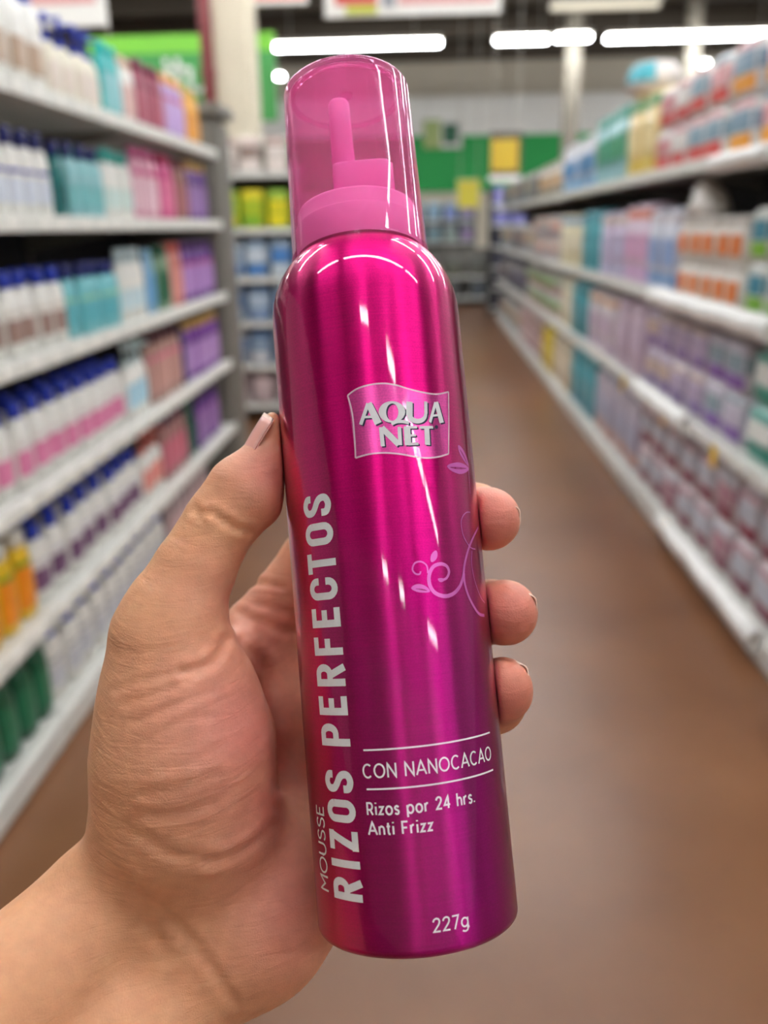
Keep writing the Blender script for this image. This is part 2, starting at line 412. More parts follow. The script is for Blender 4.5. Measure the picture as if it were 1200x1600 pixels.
PINK, MAG, BROWN, PURP, LILAC, MAROON, AMBER = (214, 150, 172), (196, 62, 124), (150, 104, 92), (104, 54, 140), (178, 150, 200), (112, 22, 58), (224, 168, 70)
GREEN, DGRN, SALM, LBLUE, ORNG, YELL, GOLD = (108, 178, 60), (16, 84, 54), (208, 104, 92), (140, 186, 216), (224, 118, 40), (226, 186, 30), (206, 168, 92)
ORD = {1.764: 'top shelf', 1.438: 'second shelf', 1.09: 'third shelf', .746: 'fourth shelf', .409: 'fifth shelf', .10: 'bottom deck'}
NTH = 'first second third fourth fifth sixth seventh eighth ninth tenth eleventh twelfth thirteenth fourteenth fifteenth sixteenth seventeenth eighteenth nineteenth twentieth'.split()
NTH += ['twenty-' + n for n in NTH[:9]] + ['thirtieth'] + ['thirty-' + n for n in NTH[:9]]
def run(side, z, blocks, shelfname):
    X = XL if side < 0 else XR; where = 'left' if side < 0 else 'right'; cur = 0.0; end = (YL_END if side < 0 else YR_END) - .03
    for (x0, x1, name, cat, kind, H, w, d, cols, desc, rows, layers) in blocks:
        ya, yb = y_at(x0, X + side * .075, z + .10), y_at(x1, X + side * .075, z + .10)
        if side > 0: ya, yb = yb, ya
        ya, yb = max(ya, cur), min(yb, end)
        if yb - ya < w * .5: yb = ya + w * 1.03
        if ya + w > end: continue
        k = kit(kind, H, w, d, *cols)
        k2 = kit(kind, H, w, d, cols[0], cols[3], cols[2], cols[1]) if side > 0 and len(cols) > 3 and kind == 'pack' else k
        gap = .012 if side < 0 else (.03 if layers == 2 else .015)
        n = max(1, int((yb - ya + .3 * w) / (w + gap))); pitch = max((yb - ya) / n, w * 1.065); cur = ya + n * pitch
        for i in range(n):
            for r_ in range(rows):
                for l in range(layers):
                    fx = .038 + d / 2 + r_ * (d + .016)
                    x = X + side * (fx + random.uniform(0, .012))
                    lab = desc + ', '
                    if n > 1: lab += NTH[n - 1 - i] + ' from far end, '
                    if rows > 1: lab += ('front row ', 'back row ')[r_]
                    if layers > 1: lab += ('lower ', 'upper ')[l]
                    lab += '%s %s' % (where, shelfname)
                    item(name, random.choice((k, k, k2)), (x, ya + (i + .5) * pitch + random.uniform(-.002, .002), z + .001 + l * (H * 1.003)), -side * math.pi / 2 + random.uniform(-.05, .05) * (1 if side < 0 else .4), lab, cat, (desc + ' on the ' + where + ' ' + shelfname) if n * rows * layers > 1 else None)
LB = {
 1.764: [(-300, 62, 'lotion_bottle', 'bottle', 'lotion', .285, .11, .06, (WHITE, BLUE, (176, 150, 126)), 'large white bottle, blue cap, brown print', 1, 1),
         (64, 148, 'pump_bottle', 'bottle', 'pump', .235, .085, .055, (CREAM, BLUE, (222, 208, 196)), 'cream pump bottle, blue pump', 1, 1),
         (150, 180, 'shampoo_bottle', 'bottle', 'tall', .235, .07, .05, (TEAL, (0, 186, 178), LTEAL), 'turquoise bottle', 1, 1),
         (181, 204, 'shampoo_bottle', 'bottle', 'tall', .225, .062, .045, (WHITE, (226, 190, 170), (214, 176, 170)), 'white bottle, peach cap', 1, 1),
         (205, 246, 'shampoo_bottle', 'bottle', 'tall', .245, .07, .05, ((150, 60, 84), MAROON, (170, 84, 104), (120, 30, 60)), 'maroon bottle', 1, 1),
         (247, 280, 'shampoo_bottle', 'bottle', 'tall', .25, .07, .05, (LILAC, (236, 170, 100), (190, 160, 210), (180, 70, 110)), 'lilac bottle, orange cap', 1, 1),
         (281, 306, 'shampoo_bottle', 'bottle', 'tall', .24, .068, .05, (AMBER, (222, 180, 80), (216, 150, 60)), 'amber bottle', 1, 1),
         (308, 326, 'small_jar', 'jar', 'jar', .10, .07, .07, ((170, 160, 130), (150, 170, 110), (190, 180, 150)), 'small olive jar', 1, 1)],
 1.438: [(-300, 68, 'lotion_bottle', 'bottle', 'lotion', .225, .08, .05, (WHITE, NAVY, (206, 212, 224), BLUE), 'white bottle, navy cap', 1, 1),
        (70, 94, 'lotion_bottle', 'bottle', 'lotion', .215, .07, .05, (DTEAL, NAVY, (14, 92, 92)), 'dark teal bottle, navy cap', 1, 1),
        (95, 150, 'lotion_bottle', 'bottle', 'lotion', .22, .075, .05, (LTEAL, NAVY, (120, 184, 186), (170, 206, 210)), 'pale teal bottle, navy cap', 1, 1),
        (151, 200, 'lotion_bottle', 'bottle', 'lotion', .23, .075, .05, (WHITE, (60, 170, 160), (200, 220, 214)), 'white bottle, mint cap', 1, 1),
        (201, 240, 'shampoo_bottle', 'bottle', 'tall', .26, .075, .05, (PINK, (206, 100, 150), (226, 190, 200), MAG), 'pink bottle', 1, 1),
        (241, 266, 'shampoo_bottle', 'bottle', 'tall', .26, .07, .05, (MAG, (170, 40, 90), (214, 110, 150)), 'magenta bottle', 1, 1),
        (267, 285, 'shampoo_bottle', 'bottle', 'tall', .25, .068, .05, (BROWN, (120, 70, 70), (170, 110, 110)), 'brown bottle beside magenta ones', 1, 1),
        (286, 315, 'shampoo_bottle', 'bottle', 'tall', .26, .07, .05, (PURP, GOLD, (150, 116, 170), (70, 30, 100)), 'purple bottle, gold cap', 1, 1),
        (316, 329, 'shampoo_bottle', 'bottle', 'tall', .25, .07, .05, ((50, 30, 56), (40, 24, 40), (80, 50, 90)), 'near-black purple bottle', 1, 1)],
 1.09: [(-300, 92, 'lotion_bottle', 'bottle', 'lotion', .215, .085, .05, (WHITE, BLUE, (150, 122, 112), (214, 206, 196)), 'white bottle, blue cap, brown label', 2, 1),
         (94, 178, 'lotion_bottle', 'bottle', 'lotion', .215, .075, .05, ((116, 190, 196), NAVY, (90, 170, 180), (150, 200, 150)), 'sea green bottle, navy cap', 2, 1),
         (179, 220, 'lotion_bottle', 'bottle', 'lotion', .25, .075, .05, (WHITE, (200, 220, 224), (198, 220, 226)), 'plain white bottle', 1, 1),
         (221, 238, 'shampoo_bottle', 'bottle', 'tall', .24, .07, .05, (LBLUE, (150, 200, 230), (100, 160, 210)), 'light blue bottle', 1, 1),
         (239, 256, 'shampoo_bottle', 'bottle', 'tall', .25, .07, .05, ((120, 150, 120), DGRN, (40, 100, 70)), 'dark green bottle', 1, 1),
         (257, 276, 'shampoo_bottle', 'bottle', 'tall', .26, .07, .05, ((206, 130, 120), SALM, (220, 150, 140)), 'salmon bottle', 1, 1),
         (277, 333, 'shampoo_bottle', 'bottle', 'tall', .26, .075, .05, (PURP, (80, 40, 110), (172, 130, 190), (160, 60, 120)), 'purple bottle, lilac label', 1, 1)],
 .746: [(-300, 186, 'lotion_bottle', 'bottle', 'lotion', .235, .098, .055, (WHITE, BLUE, (216, 126, 164), (224, 214, 214)), 'white bottle, blue cap, pink label', 2, 1),
        (188, 224, 'pump_bottle', 'bottle', 'pump', .27, .08, .052, (WHITE, (210, 232, 232), (170, 210, 226)), 'white pump bottle, pale blue label', 1, 1),
        (226, 274, 'shampoo_bottle', 'bottle', 'tall', .27, .072, .05, ((176, 136, 124), (90, 50, 60), (196, 150, 140), (224, 120, 150)), 'tan bottle, dark cap', 1, 1),
        (275, 284, 'shampoo_bottle', 'bottle', 'tall', .25, .07, .05, ((36, 36, 84), (28, 24, 60), (60, 50, 110)), 'navy bottle', 1, 1),
        (285, 335, 'shampoo_bottle', 'bottle', 'tall', .26, .074, .05, ((122, 62, 156), GOLD, (180, 140, 196), (90, 40, 120)), 'violet bottle, gold cap', 1, 1)],
 .409: [(-260, 40, 'juice_bottle', 'bottle', 'tall', .24, .085, .06, (YELL, (236, 236, 226), (232, 140, 30), (120, 150, 40)), 'yellow and orange bottle', 2, 1),
        (43, 212, 'lotion_bottle', 'bottle', 'lotion', .225, .098, .055, (WHITE, BLUE, (112, 76, 110), (206, 208, 218)), 'white bottle, blue cap, plum label', 2, 1),
        (214, 246, 'pump_bottle', 'bottle', 'pump', .26, .08, .052, (WHITE, SALM, (220, 140, 130)), 'white pump bottle, coral pump', 1, 1),
        (248, 284, 'shampoo_bottle', 'bottle', 'tall', .26, .072, .05, ((166, 120, 116), (90, 40, 70), (204, 110, 130)), 'mauve bottle', 1, 1),
        (285, 300, 'shampoo_bottle', 'bottle', 'tall', .25, .07, .05, ((20, 74, 60), DGRN, (30, 90, 76)), 'bottle-green bottle', 1, 1),
        (301, 336, 'shampoo_bottle', 'bottle', 'tall', .25, .074, .05, (PURP, (60, 30, 90), (150, 110, 170), (170, 120, 180)), 'purple bottle, dark cap', 1, 1)],
 .10: [(-260, 66, 'green_bottle', 'bottle', 'tall', .24, .085, .06, (DGRN, (10, 60, 40), (30, 110, 76), (20, 90, 60)), 'deep green bottle', 2, 1),
       (68, 250, 'lotion_bottle', 'bottle', 'lotion', .235, .1, .058, (WHITE, BLUE, (196, 198, 204), (150, 152, 160)), 'white bottle, blue cap, grey label', 2, 1),
       (255, 320, 'shampoo_bottle', 'bottle', 'tall', .25, .08, .05, ((170, 150, 150), (120, 90, 100), (200, 170, 170)), 'grey pink bottle behind the thumb', 1, 1)],
}
for z, bl in LB.items(): run(-1, z, bl, ORD[z])

RO = {1.628: 'top shelf', 1.086: 'second shelf', .612: 'third shelf', .11: 'bottom deck'}
LILW, GRYL, TEALP = (206, 190, 214), (178, 176, 196), (70, 160, 172)
RB = {
 1.628: [(1145, 1420, 'diaper_pack', 'package', 'pack', .19, .26, .2, ((222, 218, 214), (120, 146, 166), (236, 160, 60), (216, 150, 156)), 'white pack, orange band', 1, 2),
         (1084, 1144, 'diaper_pack', 'package', 'pack', .19, .24, .2, ((226, 222, 216), (132, 160, 176), (214, 82, 80), (222, 160, 164)), 'white pack, red band, blue panel', 1, 2),
         (1034, 1083, 'diaper_pack', 'package', 'pack', .185, .24, .2, ((214, 200, 198), (226, 222, 216), (208, 84, 84), (200, 130, 136)), 'pink white pack, red band', 1, 2),
         (988, 1033, 'diaper_pack', 'package', 'slim', .40, .30, .18, ((226, 202, 140), (96, 160, 110), (236, 214, 160), (214, 186, 90)), 'tall yellow pack, green top', 1, 1),
         (940, 987, 'diaper_pack', 'package', 'slim', .42, .30, .18, ((120, 178, 178), (90, 170, 150), (70, 150, 110), (150, 190, 196)), 'tall turquoise pack', 1, 1),
         (884, 939, 'diaper_pack', 'package', 'slim', .36, .30, .18, ((196, 200, 210), (214, 214, 214), (84, 140, 196), (120, 170, 210)), 'tall white blue pack', 1, 1),
         (846, 883, 'diaper_pack', 'package', 'slim', .30, .32, .18, ((206, 200, 190), (150, 140, 120), (200, 150, 90), (120, 110, 90)), 'beige pack, brown print', 1, 1)],
 1.086: [(1172, 1420, 'wipes_pack', 'package', 'pack', .18, .17, .2, ((224, 224, 216), (60, 130, 150), (128, 186, 56), (200, 206, 200)), 'white pack, green band', 1, 2),
         (1064, 1168, 'wipes_jar', 'jar', 'jar', .165, .135, .13, ((228, 222, 212), (226, 222, 214), (228, 124, 50)), 'white tub, orange label', 1, 2),
         (1022, 1062, 'diaper_pack', 'package', 'slim', .38, .24, .18, ((198, 200, 212), (206, 200, 206), (140, 164, 206), (130, 160, 200)), 'pale blue tall pack', 1, 1),
         (982, 1021, 'diaper_pack', 'package', 'slim', .41, .24, .18, ((216, 196, 212), (222, 140, 120), (214, 160, 196), (206, 170, 206)), 'pink tall pack, coral top', 1, 1),
         (942, 981, 'diaper_pack', 'package', 'slim', .38, .26, .18, (LILW, (216, 200, 190), (190, 186, 214), (184, 180, 206)), 'lilac white tall pack', 1, 1),
         (916, 941, 'diaper_pack', 'package', 'slim', .40, .3, .18, (TEALP, (80, 160, 176), (90, 170, 180), (60, 140, 150)), 'teal tall pack', 1, 1),
         (884, 915, 'diaper_pack', 'package', 'slim', .38, .32, .18, ((222, 212, 180), (120, 160, 190), (230, 222, 196), (206, 196, 160)), 'cream tall pack', 1, 1),
         (836, 883, 'diaper_pack', 'package', 'pack', .19, .3, .2, ((196, 188, 184), (220, 160, 140), (150, 140, 150), (180, 176, 170)), 'grey pack, peach panel', 1, 2)],
 .612: [(1172, 1420, 'diaper_pack', 'package', 'pack', .19, .26, .2, ((160, 200, 192), (232, 236, 230), (40, 136, 118), (70, 160, 146)), 'sea green pack, white panel', 1, 2),
       (1110, 1171, 'diaper_pack', 'package', 'pack', .19, .22, .2, ((212, 206, 214), (140, 160, 170), (130, 90, 170), (196, 190, 206)), 'white pack, strong purple band', 1, 2),
       (1014, 1109, 'diaper_pack', 'package', 'pack', .19, .22, .2, ((208, 198, 208), (200, 176, 160), (140, 116, 170), (176, 160, 186)), 'white pack, soft purple band', 1, 2),
       (966, 1013, 'diaper_pack', 'package', 'slim', .385, .26, .18, ((196, 174, 190), (200, 180, 196), (206, 186, 206), (186, 164, 180)), 'mauve tall pack', 1, 1),
       (924, 965, 'diaper_pack', 'package', 'slim', .37, .26, .18, ((206, 196, 200), (220, 180, 150), (196, 176, 196), (190, 170, 190)), 'pale pack, peach top', 1, 1),
       (902, 923, 'diaper_pack', 'package', 'slim', .385, .3, .18, (TEALP, (70, 140, 150), (90, 160, 170), (60, 130, 140)), 'teal tall pack', 1, 1),
       (880, 901, 'diaper_pack', 'package', 'slim', .37, .3, .18, ((214, 204, 176), (190, 190, 170), (220, 212, 190), (200, 190, 160)), 'cream tall pack', 1, 1),
       (826, 879, 'diaper_pack', 'package', 'pack', .18, .3, .2, ((190, 186, 182), (120, 170, 90), (170, 110, 110), (160, 160, 150)), 'small grey pack, green panel', 1, 2)],
 .11: [(1005, 1420, 'diaper_pack', 'package', 'pack', .2, .2, .2, ((206, 196, 198), (186, 190, 200), (134, 56, 78), (176, 130, 144)), 'white pack, maroon band', 1, 2),
       (934, 1003, 'diaper_pack', 'package', 'slim', .38, .26, .18, ((178, 170, 186), (190, 180, 190), (170, 174, 196), (196, 160, 150)), 'grey lilac tall pack', 1, 1),
       (896, 932, 'diaper_pack', 'package', 'slim', .40, .3, .18, (TEALP, (70, 140, 150), (90, 160, 170), (60, 130, 150)), 'teal tall pack', 1, 1),
       (868, 895, 'diaper_pack', 'package', 'slim', .38, .3, .18, ((206, 190, 164), (180, 170, 150), (214, 200, 176), (190, 170, 140)), 'cream tall pack', 1, 1),
       (850, 867, 'diaper_pack', 'package', 'slim', .38, .3, .18, ((206, 180, 40), (214, 190, 60), (220, 200, 80), (190, 160, 30)), 'mustard tall pack', 1, 1),
       (816, 849, 'diaper_pack', 'package', 'pack', .2, .3, .2, ((196, 170, 172), (210, 190, 180), (150, 100, 110), (190, 150, 156)), 'small pink pack', 1, 2)],
}
for z, bl in RB.items(): run(1, z, bl, RO[z])
# the far third of the right-hand run
far_cols = [((150, 146, 142), (120, 120, 120), (90, 90, 96), (170, 160, 150)), ((176, 170, 160), (160, 120, 110), (140, 140, 150), (110, 110, 120)), ((120, 118, 122), (90, 84, 110), (70, 70, 80), (140, 130, 130)), ((186, 180, 172), (190, 170, 130), (130, 150, 160), (160, 160, 160))]
far_nm = ['grey', 'taupe', 'charcoal', 'pale beige']
for z in (1.628, 1.086, .612, .11):
    y = y_at({1.628: 844, 1.086: 834, .612: 824, .11: 814}[z], XR, z) + .95; i = 0
    while y < YR_END - .2:
        j = random.randrange(4)
        item('household_pack', kit('pack', .30, .34, .22, *far_cols[j]), (XR + .15, y, z + .001), -math.pi / 2, '%s household pack, %s along the far end, right %s' % (far_nm[j], NTH[i], RO[z]), 'package', 'far %s packs on the %s' % (far_nm[j], RO[z])); y += .37; i += 1
# a round pack lying on top of the yellow ones
q = y_at(1018, XR + .12, 2.1)
t = thing('round_pack', 'round white, coral and teal pack lying on the tall yellow packs', 'package', (XR + .13, q, 1.628 + .408))
rr_ = [(0, .20, .20), (.012, .28, .24), (.06, .34, .28), (.115, .33, .27), (.155, .26, .2), (.17, .1, .08)]
v, f = loft(rr_, 2.2, 24); put('wrapper', mesh('wrapper', v, f, cm((222, 214, 208)), True), t)
v, f = loft([(.055, .345, .285), (.115, .336, .276)], 2.2, 24, False); n = 24
v, f = front_patch([(.06, .34, .28), (.115, .33, .27), (.15, .27, .21)], 2.2, .003, 270, 350); put('teal_print', mesh('teal_print', v, f, cm((60, 166, 180)), True), t)
v, f = front_patch([(.04, .32, .26), (.06, .34, .28), (.115, .33, .27)], 2.2, .003, 190, 266); put('coral_print', mesh('coral_print', v, f, cm((214, 120, 110)), True), t)
t.rotation_euler = (0, 0, -math.pi / 2)
# a clear plastic bag hanging from the top shelf over the orange tubs
t = thing('plastic_bag', 'crumpled white plastic bag standing on the orange-labelled tubs', 'bag', (XR + .11, y_at(1106, XR + .1, 1.5), 1.425))
v, f = loft([(0, .2, .12), (.012, .24, .15), (.045, .24, .15), (.09, .17, .11, .02, 0), (.125, .09, .06, .04, .01), (.145, .06, .03, .045, .01)], 2.6, 20)
v = [(a + .008 * math.sin(40 * c + 9 * a), b + .01 * math.sin(55 * c + 30 * a), c) for a, b, c in v]
o = put('bag', mesh('bag', v, f, mat('milky_plastic', (226, 222, 214), .25), True), t); o.rotation_euler = (0, 0, math.pi / 2)
v, f = loft([(.122, .07, .1, .01, .035), (.132, .07, .1, .01, .035)], 2, 12); put('tie', mesh('tie', v, f, hous_m), t)

# ------------------------------------------------------------------ end display behind the left shelving, and far displays
def display(label, x0, x1, y, depth, H, levels, panel):
    t = thing('end_display', label, 'display', ((x0 + x1) / 2, y, 0)); w = x1 - x0
    box('back_panel', (-w / 2, depth - .02, 0), (w / 2, depth, H), panel, t)
    for s in (-1, 1): box('side_panel', (s * w / 2 - .01, 0, 0), (s * w / 2 + .01, depth, H * .98), panel, t)
    for z in levels:
        sh = box('shelf', (-w / 2 + .012, .01, z - .025), (w / 2 - .012, depth - .02, z), shelf_m, t)
        box('price_rail', (-w / 2 + .012, -.002, z - .035), (w / 2 - .012, .01, z + .004), rail_m, sh)
    return t
ex1 = on_plane(462, 353, 6.5)[0]; ex0 = ex1 - 1.0
DLV = [.12, .42, .74, 1.06, 1.40, 1.78]
display('end display of blue packs seen between the end frame and the can', ex0, ex1, 6.5, .42, 1.86, DLV, post_m)
dc = {1.78: [(214, 204, 196), (150, 130, 120), (200, 170, 160), (226, 214, 206)], 1.40: [(206, 196, 30), (160, 180, 40), (120, 170, 50), (226, 210, 40)], 1.06: [(120, 140, 160), (70, 120, 180), (190, 200, 206), (150, 170, 190)],
      .74: [(110, 130, 156), (90, 120, 160), (170, 186, 200), (130, 150, 180)], .42: [(130, 150, 170), (80, 110, 150), (200, 200, 200), (110, 140, 180)], .12: [(180, 160, 160), (150, 130, 130), (200, 180, 180), (160, 150, 150)]}
dn = {1.78: 'blush', 1.40: 'yellow lime', 1.06: 'grey blue', .74: 'denim blue', .42: 'steel blue', .12: 'dusty pink'}
for z in DLV:
    for i in range(5):
        item('display_pack', kit('pack', .27 if z != 1.78 else .24, .16, .16, *random.sample(dc[z], 4)), (ex0 + .13 + i * .185, 6.5 + .13, z + .001), random.uniform(-.08, .08), '%s pack, %s from left on the end display behind the end frame' % (dn[z], NTH[i]), 'package', '%s packs on the end display' % dn[z])
# dark tower under the yellow sign
a, b = on_plane(766, 400, 14.4), on_plane(826, 400, 14.4)
TL = [.12, .44, .76, 1.08, 1.40, 1.70]
display('dark display tower under the yellow sign at the aisle end', a[0], b[0], 14.4, .4, 1.98, TL, dark_m)
tc_ = [(60, 58, 66), (56, 52, 70), (70, 70, 84), (58, 60, 76), (120, 120, 176), (132, 130, 190)]
for z, c in zip(TL, tc_):
    for i in range(2):
        item('stacked_box', kit('pack', .26, .24, .2, c, c, tuple(min(255, int(v * 1.15)) for v in c), c), (a[0] + (b[0] - a[0]) * (.27 + .46 * i), 14.4 + .15, z + .001), 0, '%s %s box in the tower under the yellow sign, %s level' % (('left', 'right')[i], 'lilac' if c[2] > 150 else 'dark', ['lowest', 'second', 'third', 'fourth', 'fifth', 'highest'][TL.index(z)]), 'box', 'tower boxes %.2f' % z)
# low displays at the aisle end, right of the can
for k, (p0, p1, Y, H, lv, cs, nm) in enumerate((
        (640, 742, 17.6, 1.75, [.15, .62, 1.1, 1.5], [(90, 92, 90), (110, 112, 104), (128, 140, 146), (150, 184, 200)], 'pale blue'),
        (690, 768, 16.2, 1.0, [.15, .52], [(84, 84, 84), (104, 106, 100)], 'dark grey'),
        (470, 640, 18.5, 1.9, [.15, .6, 1.05, 1.5], [(120, 118, 110), (150, 150, 146), (150, 160, 170), (170, 176, 150)], 'mixed pale'))):
    a, b = on_plane(p0, 400, Y), on_plane(p1, 400, Y)
    display('far display of %s packs at the aisle end' % nm, a[0], b[0], Y, .5, H, lv, post_m)
    n = max(2, int((b[0] - a[0]) / .3))
    for z, c in zip(lv, cs):
        for i in range(n):
            c2 = tuple(int(min(255, v * random.uniform(.85, 1.2))) // 8 * 8 for v in c)
            item('far_pack', kit('pack', .32, .25, .22, c, c2, c2, c), (a[0] + (i + .5) * (b[0] - a[0]) / n, Y + .17, z + .001), 0, '%s pack from left on the far %s display at %s' % (NTH[i], nm, {0: 'the floor', 1: 'knee height', 2: 'hip height', 3: 'chest height'}[lv.index(z)]), 'package', '%s far packs %d' % (nm, lv.index(z)))
# ------------------------------------------------------------------ the mousse can (camera axes, metres)
C0 = np.array([-0.00038733, 0, 0.24120424]); CA = np.array([.0878643, 1, -.105806]); CA /= np.linalg.norm(CA)   # axis point, axis pointing down
E1 = -C0 - (-C0 @ CA) * CA; E1 /= np.linalg.norm(E1)            # from the axis towards the lens
E2 = np.cross(CA, E1); E2 = E2 if E2[0] > 0 else -E2            # to the right
CB = 0.10965                                                    # axis position of the can's base
CR = 0.0265
def pix2can(px, py, R=CR):
    d = ray(px, py); dp = d - (d @ CA) * CA; op = -C0 - (-C0 @ CA) * CA
    a, b, c = dp @ dp, 2 * dp @ op, op @ op - R * R; D = b * b - 4 * a * c
    if D < 0: return None
    q = d * (-b - math.sqrt(D)) / (2 * a) - C0
    return math.atan2(q @ E2, q @ E1) * CR * 1000, (CB - q @ CA) * 1000          # (u, v) on the skin, mm
_o = to_world(C0 + CB * CA); _cx, _cy, _cz = W @ E2, W @ -E1, W @ -CA
can = tag(put('mousse_can', None), 'magenta metal mousse can with clear pink cap held in the hand', 'can')
can.matrix_world = Matrix([[_cx[i], _cy[i], _cz[i], _o[i]] for i in range(3)] + [[0, 0, 0, 1]])

def lathe(prof, seg=96, close=False):
    V, Fc = [], []; k = len(prof)
    for i in range(seg):
        t = 2 * math.pi * i / seg
        for r, h in prof: V.append((r * math.sin(t) / 1000, -r * math.cos(t) / 1000, h / 1000))
    for i in range(seg):
        j = (i + 1) % seg
        for q in range(k if close else k - 1):
            q2 = (q + 1) % k
            Fc.append((i * k + q, j * k + q, j * k + q2, i * k + q2))
    return V, Fc
def arc(cx, cy, r, a0, a1, n=8, ry=None):
    ry = r if ry is None else ry
    return [(cx + r * math.cos(math.radians(a0 + (a1 - a0) * i / n)), cy + ry * math.sin(math.radians(a0 + (a1 - a0) * i / n))) for i in range(n + 1)]

def can_paint(name='brushed_magenta_metal', lift=0.0):
    m = bpy.data.materials.new(name); m.use_nodes = True; nt = m.node_tree; L = nt.links; b = nt.nodes['Principled BSDF']
    tc = nt.nodes.new('ShaderNodeTexCoord'); sp = nt.nodes.new('ShaderNodeSeparateXYZ'); L.new(tc.outputs['Object'], sp.inputs[0])
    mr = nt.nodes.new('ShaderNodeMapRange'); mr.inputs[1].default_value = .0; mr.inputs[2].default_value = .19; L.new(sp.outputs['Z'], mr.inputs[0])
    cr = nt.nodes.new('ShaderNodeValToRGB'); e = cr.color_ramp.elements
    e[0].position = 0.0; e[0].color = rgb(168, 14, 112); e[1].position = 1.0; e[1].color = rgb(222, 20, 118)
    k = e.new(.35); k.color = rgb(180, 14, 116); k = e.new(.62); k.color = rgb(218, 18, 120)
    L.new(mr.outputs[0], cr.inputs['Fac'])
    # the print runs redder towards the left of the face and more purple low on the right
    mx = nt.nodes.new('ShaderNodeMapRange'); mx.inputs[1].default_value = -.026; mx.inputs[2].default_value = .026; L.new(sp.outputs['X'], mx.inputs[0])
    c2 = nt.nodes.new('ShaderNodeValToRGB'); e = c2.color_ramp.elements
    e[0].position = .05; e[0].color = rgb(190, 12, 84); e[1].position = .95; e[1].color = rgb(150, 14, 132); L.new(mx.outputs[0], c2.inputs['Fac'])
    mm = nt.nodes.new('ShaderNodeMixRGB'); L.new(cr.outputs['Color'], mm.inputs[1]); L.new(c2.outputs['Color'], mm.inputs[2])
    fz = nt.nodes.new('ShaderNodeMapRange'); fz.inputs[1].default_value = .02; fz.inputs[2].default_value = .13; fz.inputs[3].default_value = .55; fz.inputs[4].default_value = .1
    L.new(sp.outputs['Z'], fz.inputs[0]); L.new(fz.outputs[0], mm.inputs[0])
    # brushing runs round the can: fine streaks, very tight along the axis
    mp = nt.nodes.new('ShaderNodeMapping'); mp.inputs['Scale'].default_value = (60, 60, 5200); L.new(tc.outputs['Object'], mp.inputs[0])
    n = nt.nodes.new('ShaderNodeTexNoise'); n.inputs['Scale'].default_value = 1.0; n.inputs['Detail'].default_value = 4; L.new(mp.outputs[0], n.inputs['Vector'])
    n2 = nt.nodes.new('ShaderNodeTexNoise'); n2.inputs['Scale'].default_value = 2600; n2.inputs['Detail'].default_value = 1; L.new(tc.outputs['Object'], n2.inputs['Vector'])
    mu = nt.nodes.new('ShaderNodeMath'); mu.operation = 'ADD'; L.new(n.outputs['Fac'], mu.inputs[0]); L.new(n2.outputs['Fac'], mu.inputs[1])
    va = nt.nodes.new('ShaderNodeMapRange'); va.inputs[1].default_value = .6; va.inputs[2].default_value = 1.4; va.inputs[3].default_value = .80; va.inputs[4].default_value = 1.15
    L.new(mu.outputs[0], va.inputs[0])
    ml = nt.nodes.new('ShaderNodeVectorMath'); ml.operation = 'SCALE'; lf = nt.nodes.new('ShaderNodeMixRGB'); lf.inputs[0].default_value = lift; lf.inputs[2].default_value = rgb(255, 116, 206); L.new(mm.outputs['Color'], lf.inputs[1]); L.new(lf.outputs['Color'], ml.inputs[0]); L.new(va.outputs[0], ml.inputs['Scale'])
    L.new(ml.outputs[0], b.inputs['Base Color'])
    rr = nt.nodes.new('ShaderNodeMapRange'); rr.inputs[3].default_value = .30; rr.inputs[4].default_value = .42; L.new(n.outputs['Fac'], rr.inputs[0]); L.new(rr.outputs[0], b.inputs['Roughness'])
    bu = nt.nodes.new('ShaderNodeBump'); bu.inputs['Strength'].default_value = .08; bu.inputs['Distance'].default_value = .0002; L.new(n.outputs['Fac'], bu.inputs['Height']); L.new(bu.outputs[0], b.inputs['Normal'])
    tg = nt.nodes.new('ShaderNodeTangent'); tg.direction_type = 'RADIAL'; tg.axis = 'Z'; L.new(tg.outputs[0], b.inputs['Tangent'])
    b.inputs['Metallic'].default_value = .96
    b.inputs['Anisotropic'].default_value = .95; b.inputs['Anisotropic Rotation'].default_value = .25
    b.inputs['Coat Weight'].default_value = .65; b.inputs['Coat Roughness'].default_value = .035; b.inputs['Coat IOR'].default_value = 1.45
    return m
SH = [(26.5, 163.5), (26.35, 167), (25.9, 170), (25.0, 173.2), (23.6, 176.4), (21.7, 179.4), (19.6, 181.8), (18.4, 182.9), (17.6, 183.4), (16.5, 183.6)]
body_prof = [(0, 2.2), (14, 1.8), (21, .9), (22.4, 0), (24.0, 0)] + [(24.0 + 2.5 * math.sin(math.radians(a)), 2.5 - 2.5 * math.cos(math.radians(a))) for a in (15, 30, 45, 60, 75, 90)]
body_prof += [(26.5, 10 + 12 * i) for i in range(13)] + SH
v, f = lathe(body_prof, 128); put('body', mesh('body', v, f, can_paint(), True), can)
v, f = lathe([(16.0, 183.2), (17.4, 183.2), (17.4, 185.6), (16.0, 185.6)], 96, True); put('neck_ring', mesh('neck_ring', v, f, mat('dark_pink_ring', (128, 24, 74), .4), False), can)

